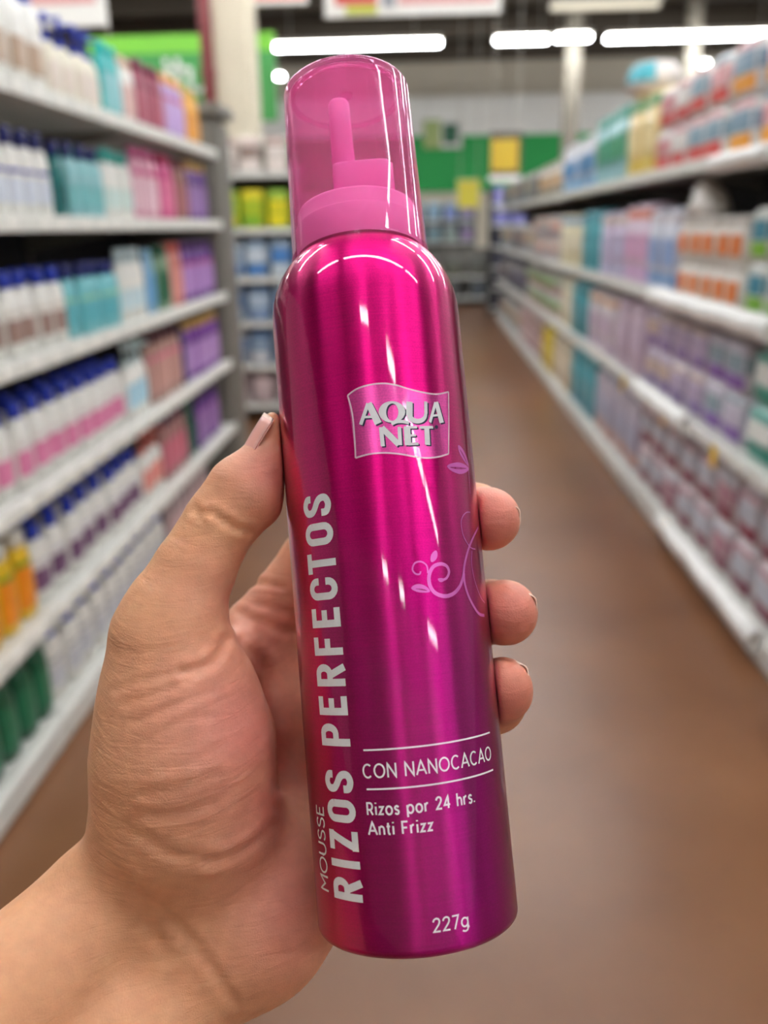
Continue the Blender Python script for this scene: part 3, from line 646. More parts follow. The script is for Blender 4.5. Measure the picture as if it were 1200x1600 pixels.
# ---- clear pink over-cap
def cap_material(name, milk, gloss_rough, spec):
    m = bpy.data.materials.new(name); m.use_nodes = True; nt = m.node_tree; L = nt.links
    nt.nodes.remove(nt.nodes['Principled BSDF']); out = nt.nodes['Material Output']
    tr = nt.nodes.new('ShaderNodeBsdfTransparent'); tr.inputs[0].default_value = (.99, .84, .93, 1)
    df = nt.nodes.new('ShaderNodeBsdfDiffuse'); df.inputs[0].default_value = rgb(255, 116, 190)
    tl = nt.nodes.new('ShaderNodeBsdfTranslucent'); tl.inputs[0].default_value = rgb(255, 116, 190)
    md = nt.nodes.new('ShaderNodeMixShader'); md.inputs[0].default_value = .5; L.new(df.outputs[0], md.inputs[1]); L.new(tl.outputs[0], md.inputs[2])
    n = nt.nodes.new('ShaderNodeTexNoise'); n.inputs['Scale'].default_value = 60; n.inputs['Detail'].default_value = 2
    tc = nt.nodes.new('ShaderNodeTexCoord'); L.new(tc.outputs['Object'], n.inputs['Vector'])
    mr = nt.nodes.new('ShaderNodeMapRange'); mr.inputs[3].default_value = milk * .9; mr.inputs[4].default_value = milk * 1.1; L.new(n.outputs['Fac'], mr.inputs[0])
    m1 = nt.nodes.new('ShaderNodeMixShader'); L.new(mr.outputs[0], m1.inputs[0]); L.new(tr.outputs[0], m1.inputs[1]); L.new(md.outputs[0], m1.inputs[2])
    gl = nt.nodes.new('ShaderNodeBsdfGlossy'); gl.inputs['Roughness'].default_value = gloss_rough; gl.inputs['Color'].default_value = (spec, spec * .9, spec * .95, 1)
    lw = nt.nodes.new('ShaderNodeLayerWeight'); lw.inputs[0].default_value = .5
    pw = nt.nodes.new('ShaderNodeMath'); pw.operation = 'POWER'; pw.inputs[1].default_value = 5; L.new(lw.outputs['Facing'], pw.inputs[0])
    fr = nt.nodes.new('ShaderNodeMath'); fr.operation = 'MULTIPLY_ADD'; fr.inputs[1].default_value = .8; fr.inputs[2].default_value = .035; L.new(pw.outputs[0], fr.inputs[0])
    m2 = nt.nodes.new('ShaderNodeMixShader'); L.new(fr.outputs[0], m2.inputs[0]); L.new(m1.outputs[0], m2.inputs[1]); L.new(gl.outputs[0], m2.inputs[2])
    L.new(m2.outputs[0], out.inputs['Surface'])
    return m
cap_m = cap_material('clear_pink_plastic', .22, .03, 1.0); cap_in = cap_material('clear_pink_plastic_inside', .14, .12, .5)
outer = [(18.6, 182.2), (19.7, 182.2), (19.7, 183.6), (19.45, 184.2), (18.95, 205), (18.5, 225), (18.35, 230)] + [(16.15 + 2.2 * math.cos(math.radians(a)), 232.6 + 2.2 * math.sin(math.radians(a))) for a in (5, 20, 35, 50, 65, 80, 90)] + [(10, 234.9), (3, 235.0), (0, 235.0)]
inner = [(0, 233.7), (3, 233.7), (10, 233.6), (15.6, 233.4), (16.7, 233.0), (17.3, 232.0), (17.5, 230.5), (17.75, 225), (18.2, 205), (18.7, 184.2), (18.6, 182.2)]
cap = put('overcap', mesh('overcap', *lathe(outer, 128), cap_m, True), can)
put('inner_wall', mesh('inner_wall', *lathe(inner, 128), cap_in, True), cap)
v, f = lathe([(0, 233.4), (1.0, 232.5), (1.7, 232.7), (2.0, 233.45)], 32); put('gate_mark', mesh('gate_mark', v, f, cap_m, True), cap)
v, f = lathe([(15.2, 233.2), (15.2, 232.2), (16.0, 232.0), (16.8, 232.4)], 96); put('inner_rim', mesh('inner_rim', v, f, cap_m, True), cap)

# ---- pump inside the cap
def pump_material():
    m = mat('pink_pump_plastic', (255, 186, 226), .38, vary=.02); b = m.node_tree.nodes['Principled BSDF']
    b.inputs['Subsurface Weight'].default_value = .25; b.inputs['Subsurface Radius'].default_value = (.004, .0015, .003); b.inputs['Subsurface Scale'].default_value = 1
    return m
pm = pump_material()
pump = put('pump', None, can)
v, f = lathe([(17.9, 184.0), (18.0, 186), (17.9, 192.0), (17.5, 192.6), (17.2, 192.8), (17.1, 196.2), (16.7, 197.0), (15.8, 197.3), (0, 197.3)], 96); put('collar', mesh('collar', v, f, pm, True), pump)
def rbox(x0, x1, y0, y1, z0, z1, dx_top=0):
    return loft([(z0 / 1000, (x1 - x0) / 1000, (y1 - y0) / 1000, (x0 + x1) / 2000, (y0 + y1) / 2000), ((z1 - 1.2) / 1000, (x1 - x0) / 1000, (y1 - y0) / 1000, (x0 + x1) / 2000, (y0 + y1) / 2000),
                 ((z1 - .3) / 1000, (x1 - x0 - .8) / 1000, (y1 - y0 - .8) / 1000, (x0 + x1 + dx_top) / 2000, (y0 + y1) / 2000), (z1 / 1000, (x1 - x0 - 2) / 1000, (y1 - y0 - 2) / 1000, (x0 + x1 + dx_top) / 2000, (y0 + y1) / 2000)], 5, 40)
def at_h(px, py, h, Y=0.0):                                     # where the pixel's ray meets the plane of the axis: can x in mm
    d = ray(px, py); t = (C0 @ E1) / (d @ E1); q = d * t - C0; return q @ E2 * 1000, (CB - q @ CA) * 1000
sx0, sz = at_h(513, 170, 0); sx1, _ = at_h(546, 170, 0); stop = at_h(530, 160, 0)[1]
cx = (sx0 + sx1) / 2; sw = sx1 - sx0
v, f = loft([(.1972, sw * 1.16 / 1000, sw * 1.16 / 1000, cx / 1000, 0), ((stop - 1) / 1000, sw / 1000, sw / 1000, cx / 1000, 0), (stop / 1000, (sw - 1.2) / 1000, (sw - 1.2) / 1000, cx / 1000, 0)], 2.3, 32)
put('spout', mesh('spout', v, f, pm, True), pump)
bx0, _ = at_h(536, 262, 0); bx1, _ = at_h(616, 290, 0); bt = at_h(600, 259, 0)[1]
v, f = rbox(bx0 - 3, bx1, -5.5, 5.5, 197.2, bt, -1.0); put('press_pad', mesh('press_pad', v, f, pm, True), pump)

# ------------------------------------------------------------------ print on the can: flat ink a few hundredths of a millimetre proud
def wrap(u, v, off): t = u / (CR * 1000); r = CR + off / 1000; return (r * math.sin(t), -r * math.cos(t), v / 1000)
def resample(P, step=.5):
    out = [np.array(P[0], float)]
    for p, q in zip(P[:-1], P[1:]):
        p, q = np.array(p, float), np.array(q, float); n = max(1, int(np.linalg.norm(q - p) / step))
        for i in range(1, n + 1): out.append(p + (q - p) * i / n)
    return out
def stroke(P, wd, off, taper=None):
    P = resample(P); n = len(P); V, Fc = [], []
    for i, p in enumerate(P):
        a = P[i] - P[i - 1] if i else P[1] - P[0]; b = P[i + 1] - P[i] if i < n - 1 else P[i] - P[i - 1]
        a = a / (np.linalg.norm(a) + 1e-9); b = b / (np.linalg.norm(b) + 1e-9); t = a + b; t = t / (np.linalg.norm(t) + 1e-9)
        c = max(.5, float(t @ b)); nn = np.array([-t[1], t[0]])
        w_ = (wd[0] + (wd[1] - wd[0]) * i / (n - 1) if isinstance(wd, tuple) else wd) / 2 / c
        if taper: w_ *= taper(i / (n - 1))
        for s in (-1, 0, 1): q = p + s * nn * w_; V.append(wrap(q[0], q[1], off))
    for i in range(n - 1):
        for s in (0, 1): k = 3 * i + s; Fc.append((k, k + 1, k + 4, k + 3))
    return V, Fc
def fill(A, B, off, n=14):                                       # ribbon between two polylines of equal parameter
    A, B = np.array(A), np.array(B); V, Fc = [], []
    def at(P, t):
        s = t * (len(P) - 1); i = min(int(s), len(P) - 2); return P[i] + (P[i + 1] - P[i]) * (s - i)
    for i in range(n * 2 + 1):
        a, b = at(A, i / n / 2), at(B, i / n / 2)
        for j in range(n + 1): q = a + (b - a) * j / n; V.append(wrap(q[0], q[1], off))
    for i in range(n * 2):
        for j in range(n): k = i * (n + 1) + j; Fc.append((k, k + 1, k + n + 2, k + n + 1))
    return V, Fc
def smooth_poly(P, sub=6):
    P = [np.array(p, float) for p in P]; out = []
    for i in range(len(P) - 1):
        p0, p1, p2, p3 = P[max(i - 1, 0)], P[i], P[i + 1], P[min(i + 2, len(P) - 1)]
        for k in range(sub):
            t = k / sub; out.append(.5 * ((2 * p1) + (p2 - p0) * t + (2 * p0 - 5 * p1 + 4 * p2 - p3) * t * t + (3 * p1 - p0 - 3 * p2 + p3) * t ** 3))
    out.append(P[-1]); return out
ink_grey = mat('ink_light_grey', (214, 212, 214), .45, vary=.03, scale=900); ink_white = mat('ink_white', (240, 226, 236), .45, vary=.03, scale=900)
ink_navy = mat('ink_navy', (24, 10, 56), .6); ink_lilac = mat('ink_lilac', (214, 104, 188), .4, metal=.5, vary=.03); ink_frame = mat('ink_frame', (226, 186, 204), .4, metal=.3)
ink_panel = can_paint('ink_panel_pink_metal', .5)
def ink(name, parts, m, label=None):
    o = put(name, mesh(name, *merge(*parts), m), can)
    if label: o['label'] = label
    return o

# -- bold condensed capitals, cap height 1, box width .62
S_ = .19
_sp = smooth_poly([(.505, .68), (.49, .82), (.31, .90), (.13, .82), (.115, .66), (.22, .555), (.40, .455), (.50, .34), (.49, .18), (.31, .10), (.12, .17), (.10, .33)], 5)
_O = arc(.31, .70, .21, 0, 180, 10, .2) + arc(.31, .30, .21, 180, 360, 10, .2); _O.append(_O[0])
BOLD = {
 'R': [[(.1, 0), (.1, 1)], [(.1, .905)] + arc(.34, .695, .17, 90, -90, 10, .21) + [(.1, .485)], [(.3, .48), (.52, 0)]],
 'P': [[(.1, 0), (.1, 1)], [(.1, .905)] + arc(.34, .675, .17, 90, -90, 10, .23) + [(.1, .445)]],
 'I': [[(.1, 0), (.1, 1)]], 'Z': [[(.0, .905), (.6, .905)], [(.49, .9), (.11, .1)], [(.0, .095), (.6, .095)]],
 'O': [_O], 'S': [_sp], 'C': [[(.52, .62)] + arc(.31, .70, .21, 0, 180, 10, .2) + arc(.31, .30, .21, 180, 360, 10, .2) + [(.52, .38)]],
 'T': [[(-.02, .905), (.62, .905)], [(.3, 0), (.3, .9)]], 'E': [[(.1, 0), (.1, 1)], [(.1, .905), (.58, .905)], [(.1, .51), (.52, .51)], [(.1, .095), (.58, .095)]],
 'F': [[(.1, 0), (.1, 1)], [(.1, .905), (.58, .905)], [(.1, .48), (.52, .48)]]}
WID = {'I': .2}
c4 = lambda t: 1080 + t / 4.573
c3 = lambda t: 760 + t / 4.706
seq = [('R', c4(1495), c4(1338)), ('I', c4(1253), c4(1217)), ('Z', c4(1138), c4(995)), ('O', c4(937), c4(777)), ('S', c4(723), c4(567)), ('P', c4(392), c4(230)), ('E', c4(168), c4(28)),
       ('R', c3(1470), c3(1303)), ('F', c3(1238), c3(1097)), ('E', c3(1034), c3(885)), ('C', c3(834), c3(671)), ('T', c3(634), c3(488)), ('O', c3(434), c3(266)), ('S', c3(222), c3(57))]
ub0, ub1 = pix2can(567.5, 1411)[0], pix2can(518, 790)[0]; ut0, ut1 = pix2can(523, 1402)[0], pix2can(474, 792)[0]
vb0, vb1 = pix2can(567.5, 1411)[1], pix2can(518, 790)[1]
parts = []
for ch, ya, yb in seq:
    xm = 545 + (ya - 1411) * 49.5 / 621
    v0, v1 = pix2can(xm, ya)[1], pix2can(xm, yb)[1]; k = ((v0 + v1) / 2 - vb0) / (vb1 - vb0)
    ub, ut = ub0 + (ub1 - ub0) * k, ut0 + (ut1 - ut0) * k; ww = WID.get(ch, .62)
    for P in BOLD[ch]:
        parts.append(stroke([(ub + (ut - ub) * p[1], v0 + (v1 - v0) * p[0] / ww) for p in P], S_ * 9.6, .05))
ink('lettering', parts, ink_grey, 'bold pale grey words RIZOS PERFECTOS running up the can')

# -- thin rounded sans, cap height 1
def ell(cx, cy, rx, ry, a0=0, a1=360, n=24): return arc(cx, cy, rx, a0, a1, n, ry)
THIN = {
 'C': (.86, [ell(.46, .5, .42, .47, 48, 312)]), 'O': (1.0, [ell(.5, .5, .46, .47)]), 'N': (.84, [[(.06, 0), (.06, 1), (.78, 0), (.78, 1)]]),
 'A': (.86, [[(0, 0), (.43, 1), (.86, 0)], [(.14, .32), (.72, .32)]]), 'M': (.98, [[(.06, 0), (.06, 1), (.49, .38), (.92, 1), (.92, 0)]]),
 'U': (.8, [[(.06, 1), (.06, .38)] + ell(.4, .38, .34, .35, 180, 360) + [(.74, 1)]]), 'S': (.66, [smooth_poly([(.6, .82), (.46, .95), (.26, .95), (.1, .82), (.1, .66), (.24, .55), (.46, .46), (.6, .34), (.6, .18), (.46, .05), (.22, .04), (.05, .16)])]),
 'E': (.62, [[(.58, .96), (.06, .96), (.06, .04), (.58, .04)], [(.06, .51), (.5, .51)]]), 'F': (.6, [[(.58, .95), (.06, .95), (.06, 0)], [(.06, .48), (.5, .48)]]),
 'R': (.66, [[(.06, 0), (.06, .95)] + ell(.34, .68, .24, .27, 90, -90, 12) + [(.06, .41)], [(.34, .41), (.6, 0)]]),
 'i': (.16, [[(.08, 0), (.08, .66)], [(.08, .88), (.08, .98)]]), 'z': (.5, [[(.03, .62), (.45, .62), (.05, .05), (.48, .05)]]), 'o': (.66, [ell(.33, .33, .29, .32)]),
 's': (.46, [smooth_poly([(.4, .54), (.28, .64), (.14, .62), (.06, .5), (.14, .38), (.3, .31), (.4, .2), (.34, .05), (.2, .01), (.04, .1)])]),
 'p': (.66, [[(.06, .66), (.06, -.3)], ell(.34, .33, .28, .32)]), 'r': (.4, [[(.06, 0), (.06, .66)], [(.06, .42), (.14, .58), (.26, .65), (.36, .64)]]),
 'h': (.58, [[(.06, 0), (.06, 1.02)], [(.06, .38)] + ell(.29, .4, .23, .25, 180, 0, 12) + [(.52, 0)]]), 'n': (.58, [[(.06, 0), (.06, .66)], [(.06, .38)] + ell(.29, .4, .23, .25, 180, 0, 12) + [(.52, 0)]]),
 't': (.36, [[(.16, .92), (.16, .16), (.22, .04), (.34, .03)], [(.0, .64), (.34, .64)]]), '.': (.14, [[(.07, 0), (.07, .11)]]),
 '2': (.62, [smooth_poly([(.05, .74), (.12, .9), (.3, .98), (.48, .92), (.54, .74), (.46, .54), (.26, .3), (.06, .06)]) + [(.58, .05)]]), '4': (.66, [[(.46, 0), (.46, .98), (.04, .28), (.64, .28)]]),
 '7': (.58, [[(.02, .95), (.54, .95), (.18, 0)]]), 'g': (.66, [ell(.32, .34, .27, .31), [(.59, .66), (.59, -.08)] + smooth_poly([(.59, -.08), (.5, -.24), (.3, -.3), (.08, -.22)])]), ' ': (.34, [])}
def line(text, u0, u1, v0, capH, wd, off=.05, gap=.14, vert=None):
    tot = sum(THIN[c][0] for c in text) + gap * (len(text) - 1)
    k = (u1 - u0) / tot; parts = []; x = 0
    for c in text:
        for P in THIN[c][1]:
            Q = [(u0 + (x + p[0]) * k, v0 + p[1] * capH) for p in P]
            if vert: Q = [vert(a, b) for a, b in Q]
            parts.append(stroke(Q, wd, off))
        x += THIN[c][0] + gap
    return parts
def pxline(text, p0, p1, capH, wd, gap=.14):
    (u0, v0), (u1, v1) = pix2can(*p0), pix2can(*p1); return line(text, u0, u1, (v0 + v1) / 2, capH, wd, gap=gap)
ink('lettering', pxline('CON NANOCACAO', (568, 1215), (767.5, 1187), 3.3, .42, .2), ink_white, 'white words CON NANOCACAO between two thin rules')
ink('lettering', pxline('Rizos por 24 hrs.', (574, 1273), (742, 1253), 2.95, .46, .2), ink_white, 'white words Rizos por 24 hrs.')
ink('lettering', pxline('Anti Frizz', (576.5, 1303), (677, 1299), 2.95, .46, .2), ink_white, 'white words Anti Frizz')
ink('lettering', pxline('227g', (677, 1455), (733, 1449), 3.2, .40, .16), ink_white, 'white weight mark 227g near the base')
(u0, v0), (u1, v1) = pix2can(568, 1173), pix2can(765, 1143.5); (u2, v2), (u3, v3) = pix2can(573, 1235), pix2can(770, 1201)
ink('rule_line', [stroke([(u0, (v0 + v1) / 2), (u1, (v0 + v1) / 2)], .42, .05)], ink_white); ink('rule_line', [stroke([(u2, (v2 + v3) / 2), (u3, (v2 + v3) / 2)], .42, .05)], ink_white)
m0, m1, mt = pix2can(514, 1394), pix2can(505.5, 1260), pix2can(504, 1388)
ink('lettering', line('MOUSSE', 0, m1[1] - m0[1], 0, 1.0, .5, vert=lambda a, b: (m0[0] + (m1[0] - m0[0]) * a / (m1[1] - m0[1]) + (mt[0] - m0[0]) * 1.15 * b, m0[1] + a)), ink_grey, 'thin pale word MOUSSE up the left edge')

# -- flag logo
def cc(p): return pix2can(520 + p[0] / 5.4545, 590 + p[1] / 5.4545)
top = smooth_poly([cc(p) for p in [(127, 153), (200, 100), (300, 65), (430, 50), (540, 65), (640, 95), (760, 125), (880, 142), (985, 122)]])
bot = smooth_poly([cc(p) for p in [(195, 685), (300, 655), (420, 642), (560, 650), (700, 675), (800, 685), (900, 675), (985, 650)]])
lef = smooth_poly([cc(p) for p in [(127, 153), (165, 300), (185, 500), (195, 685)]]); rig = [cc((985, 122)), cc((988, 400)), cc((985, 650))]
logo = ink('logo_panel', [fill(top, bot, .04)], ink_panel, 'brighter pink flag-shaped logo panel')
ink('logo_border', [stroke(top, .42, .07), stroke(bot, .42, .07), stroke(lef, .42, .07), stroke(rig, .42, .07)], ink_frame)
K = 1 / 5.4545 / 5.35
def logo_letters(dx, dy, off, grow=0):
    c = lambda p: cc((p[0] + dx, p[1] + dy)); o = []
    def st(P, w): o.append(stroke([c(p) for p in P], tuple((x + grow) * K for x in w) if isinstance(w, tuple) else (w + grow) * K, off))
    st([(238, 402), (300, 220)], 26); st([(304, 218), (388, 392)], (46, 54)); st([(268, 338), (345, 334)], 18)
    st([(872, 212), (826, 382)], 24); st([(878, 208), (926, 386)], (40, 48)); st([(845, 326), (905, 320)], 16)
    A_ = [c((503 + 113 * math.cos(t), 293 - 92 * math.sin(t))) for t in np.linspace(0, 2 * math.pi, 41)]
    B_ = [c((506 + 52 * math.cos(t), 295 - 74 * math.sin(t))) for t in np.linspace(0, 2 * math.pi, 41)]
    o.append(fill(A_, B_, off, 12)); st(smooth_poly([(500, 398), (545, 378), (600, 376), (648, 388)]), (20, 26))
    st([(652, 206), (652, 322)], 50); st(smooth_poly([(652, 310), (664, 348), (705, 370), (752, 366), (782, 340), (791, 300)]), (46, 24)); st([(790, 205), (791, 306)], 28)
    st([(410, 424), (426, 586)], 30); st([(416, 428), (562, 572)], 44); st([(566, 420), (574, 576)], 28)
    st([(630, 417), (640, 577)], 50); st([(630, 426), (716, 423)], 18); st([(636, 496), (706, 491)], 17); st([(640, 568), (728, 564)], 19)
    st([(738, 426), (852, 424)], 20); st([(798, 424), (806, 574)], 44)
    return o
ink('logo_shadow', logo_letters(13, 11, .08), ink_navy)
ink('logo_lettering', logo_letters(0, 0, .12), ink_grey, 'pale grey words AQUA NET with a navy drop shadow')
ink('logo_dot', [stroke([cc((882 + 8 * math.cos(t), 421 + 8 * math.sin(t))) for t in np.linspace(0, 2 * math.pi, 13)], .5, .08)], ink_navy)

# -- lilac flourish
def fl(P, w, tp=None):
    Q = [pix2can(620 + p[0] / 5.159, 690 + p[1] / 5.159) for p in P]; Q = [q for q in Q if q]
    return stroke(smooth_poly(Q), w, .05, tp)
bump_ = lambda t: .15 + .85 * math.sin(math.pi * min(1, t * 1.02)) ** .7
leaf = lambda t: math.sin(math.pi * min(1, max(0, t))) ** .8 + .03
fo = [fl([(360, 1118), (400, 1100), (420, 1050), (400, 1003), (350, 986), (292, 1010), (260, 1080), (267, 1160), (312, 1222), (390, 1246), (460, 1222), (510, 1160), (535, 1080), (547, 980), (582, 850), (625, 750), (655, 690)], 1.0, lambda t: .35 + .65 * math.sin(math.pi * (t * .8 + .1))),
      fl([(250, 1060), (240, 1000), (195, 968), (145, 980), (126, 1030), (150, 1065), (183, 1068), (192, 1045)], .42), fl([(590, 570), (558, 572), (526, 612), (518, 670), (540, 770), (590, 850), (632, 868)], .32),
      fl([(540, 1060), (546, 1140), (575, 1240), (620, 1330), (662, 1388), (705, 1402)], .8), fl([(604, 880), (602, 990), (630, 1130), (676, 1256), (708, 1300)], .28),
      fl([(575, 195), (582, 300), (590, 420)], .3)]
for P, w in (([(330, 1108), (355, 1116), (385, 1112)], 1.0), ([(318, 878), (300, 925), (277, 970)], 1.7), ([(115, 1182), (160, 1180), (215, 1188), (268, 1208)], 2.0), ([(492, 30), (530, 100), (578, 196)], 2.4), ([(404, 200), (470, 212), (530, 216), (578, 218)], 3.0)):
    fo.append(fl(P, w, leaf))
ink('flourish', fo, ink_lilac, 'lilac scroll of leaves and tendrils on the right of the can')
ink('leaf_vein', [fl([(425, 206), (470, 213), (520, 216), (560, 217)], .55, leaf), fl([(506, 62), (534, 110), (566, 176)], .45, leaf), fl([(150, 1186), (200, 1192), (245, 1202)], .35, leaf)], mat('ink_vein', (150, 14, 92), .4, metal=.6))
# ------------------------------------------------------------------ the hand (signed distances on a grid, camera axes, millimetres)
def P3(px, py, z): return np.array([(px - 600) / F * z, (py - 800) / F * z, z], np.float32)
# grid lines: 1 mm over the hand, coarser along the forearm that leaves the frame
def axis(a, b, c, fine=1.0, coarse=3.0, flip=False):
    if flip: return np.concatenate([np.arange(a, b, fine), np.arange(b, c + coarse, coarse)]).astype(np.float32)
    return np.concatenate([np.arange(a, b, coarse), np.arange(b, c + fine, fine)]).astype(np.float32)
gx, gy, gz = axis(-262, -112, 70), axis(-45, 205, 375, flip=True), axis(30, 192, 318)
N_ = np.array([len(gx), len(gy), len(gz)])
def cone(G, a, b, ra, rb):
    x, y, z = G; d = b - a; L2 = float(d @ d) + 1e-6
    t = np.clip(((x - a[0]) * d[0] + (y - a[1]) * d[1] + (z - a[2]) * d[2]) / L2, 0, 1)
    return np.sqrt((x - a[0] - t * d[0]) ** 2 + (y - a[1] - t * d[1]) ** 2 + (z - a[2] - t * d[2]) ** 2) - (ra + (rb - ra) * t)
def smin(a, b, k):
    h = np.clip(.5 + .5 * (b - a) / k, 0, 1); return b + (a - b) * h - k * h * (1 - h)
FAR = 60.0
def region(ps, rs, pad):
    lo = np.min([p - r for p, r in zip(ps, rs)], axis=0) - pad; hi = np.max([p + r for p, r in zip(ps, rs)], axis=0) + pad
    sl = []
    for i, g in enumerate((gx, gy, gz)):
        sl.append(slice(max(0, int(np.searchsorted(g, lo[i])) - 1), min(len(g), int(np.searchsorted(g, hi[i])) + 2)))
    return tuple(sl)
def grids(sl): return gx[sl[0], None, None], gy[None, sl[1], None], gz[None, None, sl[2]]
def chain(D, pts, k, pad=14):
    for (a, ra), (b, rb) in zip(pts[:-1], pts[1:]):
        sl = region([a, b], [ra, rb], pad); d = cone(grids(sl), a, b, ra, rb); D[sl] = smin(D[sl], d, k)
def field(): return np.full(tuple(N_), FAR, np.float32)

# forearm and palm
D = field()
fa = [P3(300, 1392, 247), P3(215, 1490, 241), P3(120, 1595, 229), P3(-60, 1790, 205), P3(-330, 2080, 176), np.array([-160, 240, 130], np.float32), np.array([-192, 300, 86], np.float32)]
nrm = np.array([.73, .68, 0.0], np.float32)
for s, rr in ((-1, (18, 17.5, 19, 21, 24, 28, 30)), (1, (17, 17, 18.5, 21, 24, 28, 30))):
    chain(D, [(p + nrm * s * o, r) for p, r, o in zip(fa, rr, (14.5, 14.5, 14.5, 15, 16, 17, 15))], 9)
chain(D, [(P3(330, 1330, 258), 15), (P3(420, 1120, 284), 12), (P3(402, 990, 289), 11.2)], 10)          # second metacarpal
chain(D, [(P3(350, 1340, 262), 15), (P3(470, 1060, 296), 11.2)], 10)
chain(D, [(P3(390, 1350, 262), 15), (P3(512, 1165, 294), 11)], 10)
chain(D, [(P3(420, 1380, 258), 16), (P3(540, 1262, 288), 10.5)], 10)
chain(D, [(P3(398, 1442, 252), 20.5), (P3(440, 1375, 256), 19.5), (P3(485, 1300, 268), 15)], 9)            # heel of the palm, little finger side
chain(D, [(P3(300, 1400, 246), 20), (P3(390, 1440, 250), 20)], 10)
chain(D, [(P3(300, 1330, 250), 22), (P3(292, 1262, 243), 24.3), (P3(288, 1160, 239), 23.4), (P3(276, 1070, 237), 18.5), (P3(263, 990, 235), 14.2)], 8)   # ball of the thumb
chain(D, [(P3(300, 1045, 247), 8.5), (P3(345, 1040, 262), 7.5), (P3(395, 1010, 284), 8.5)], 7)              # web
# thumb
T = field()
chain(T, [(P3(263, 990, 235), 14.0), (P3(278, 945, 236), 12.4), (P3(304, 890, 237), 10.7), (P3(330, 842, 238.5), 9.6), (P3(352, 806, 239.5), 9.5), (P3(381, 763, 240.5), 9.4), (P3(409, 724, 241.5), 6.4), (P3(422, 690, 242.5), 4.5), (P3(427, 665, 243), 3.8)], 3.0)
chain(T, [(P3(398, 782, 240), 7.8), (P3(424, 716, 242), 4.4)], 4)                                            # pad
D = smin(D, T, 5.0); del T
# fingers
fing = [
 [(P3(402, 990, 289), 11), (P3(486, 872, 291), 9.6), (P3(548, 802, 287), 9.6), (P3(625, 778, 284), 8.9), (P3(692, 786, 276), 8.9), (P3(742, 803, 259), 8.8), (P3(764, 811, 247), 8.5), (P3(769, 812, 243), 7.6)],
 [(P3(470, 1060, 296), 11), (P3(545, 985, 296), 9.8), (P3(600, 946, 291), 9.8), (P3(668, 942, 283), 9.2), (P3(722, 952, 271), 9.2), (P3(768, 956, 254), 9.0), (P3(789, 957, 243), 8.7), (P3(793, 956, 239), 7.8)],
 [(P3(512, 1165, 294), 11), (P3(575, 1105, 292), 9.5), (P3(625, 1082, 286), 9.4), (P3(685, 1088, 278), 8.9), (P3(732, 1098, 266), 9.2), (P3(770, 1094, 250), 9.2), (P3(783, 1078, 241), 8.4), (P3(786, 1070, 238), 7.4)],
 [(P3(540, 1262, 288), 10), (P3(600, 1215, 285), 8.6), (P3(650, 1205, 279), 8), (P3(700, 1210, 270), 7.6), (P3(722, 1206, 262), 7.2), (P3(730, 1202, 257), 6.6)]]
FD = field()
for c in fing:
    f_ = field(); chain(f_, c, 2.5); FD = smin(FD, f_, .8); del f_
D = smin(D, FD, 4.0); del FD
# flesh gives way where it presses on the can
ax = (C0 * 1000).astype(np.float32); cav = CA.astype(np.float32); sl = (slice(None),) * 3; x, y, z = grids(sl)
tt = (x - ax[0]) * cav[0] + (y - ax[1]) * cav[1] + (z - ax[2]) * cav[2]
rad = np.sqrt((x - ax[0] - tt * cav[0]) ** 2 + (y - ax[1] - tt * cav[1]) ** 2 + (z - ax[2] - tt * cav[2]) ** 2)
cyl = np.maximum(rad - (CR * 1000 + .12), np.maximum(tt - (CB * 1000 + .2), -(tt + 75)))
D = -smin(-D, cyl, 1.2)
del tt, rad, cyl

def surface_nets(D):
    s = D < 0
    n0, n1, n2 = D.shape
    c = s[:-1, :-1, :-1].astype(np.int8)
    for i, j, k in ((1, 0, 0), (0, 1, 0), (0, 0, 1), (1, 1, 0), (1, 0, 1), (0, 1, 1), (1, 1, 1)):
        c = c + s[i:n0 - 1 + i, j:n1 - 1 + j, k:n2 - 1 + k]
    cell = np.argwhere((c > 0) & (c < 8)); idx = np.full(c.shape, -1, np.int64); idx[tuple(cell.T)] = np.arange(len(cell))
    acc = np.zeros((len(cell), 3)); cnt = np.zeros(len(cell))
    cor = [(0, 0, 0), (1, 0, 0), (0, 1, 0), (0, 0, 1), (1, 1, 0), (1, 0, 1), (0, 1, 1), (1, 1, 1)]
    val = {q: D[cell[:, 0] + q[0], cell[:, 1] + q[1], cell[:, 2] + q[2]] for q in cor}
    for a in cor:
        for d in range(3):
            if a[d]: continue
            b = list(a); b[d] = 1; b = tuple(b); va, vb = val[a], val[b]; m = (va < 0) != (vb < 0)
            t = np.where(m, va / np.where(m, va - vb, 1), 0); p = np.zeros((len(cell), 3)) + np.array(a); p[:, d] += t
            acc[m] += p[m]; cnt[m] += 1
    V = cell + acc / cnt[:, None]
    Q = []
    for d in range(3):
        o1, o2 = [(1, 2), (2, 0), (0, 1)][d]
        A = [slice(None)] * 3; B = [slice(None)] * 3; A[d] = slice(0, -1); B[d] = slice(1, None)
        sa, sb = s[tuple(A)], s[tuple(B)]; e = np.argwhere(sa != sb)
        e = e[(e[:, o1] > 0) & (e[:, o2] > 0) & (e[:, o1] < D.shape[o1] - 1) & (e[:, o2] < D.shape[o2] - 1)]
        def g(da, db): q = e.copy(); q[:, o1] -= da; q[:, o2] -= db; return idx[tuple(q.T)]
        quad = np.stack([g(1, 1), g(0, 1), g(0, 0), g(1, 0)], 1)
        fl_ = ~s[tuple(e.T)]; quad[fl_] = quad[fl_][:, ::-1]; Q.append(quad)
    return V, np.concatenate(Q)
V, Q = surface_nets(D); V = np.stack([np.interp(V[:, i], np.arange(N_[i]), g) for i, g in enumerate((gx, gy, gz))], 1)
del D
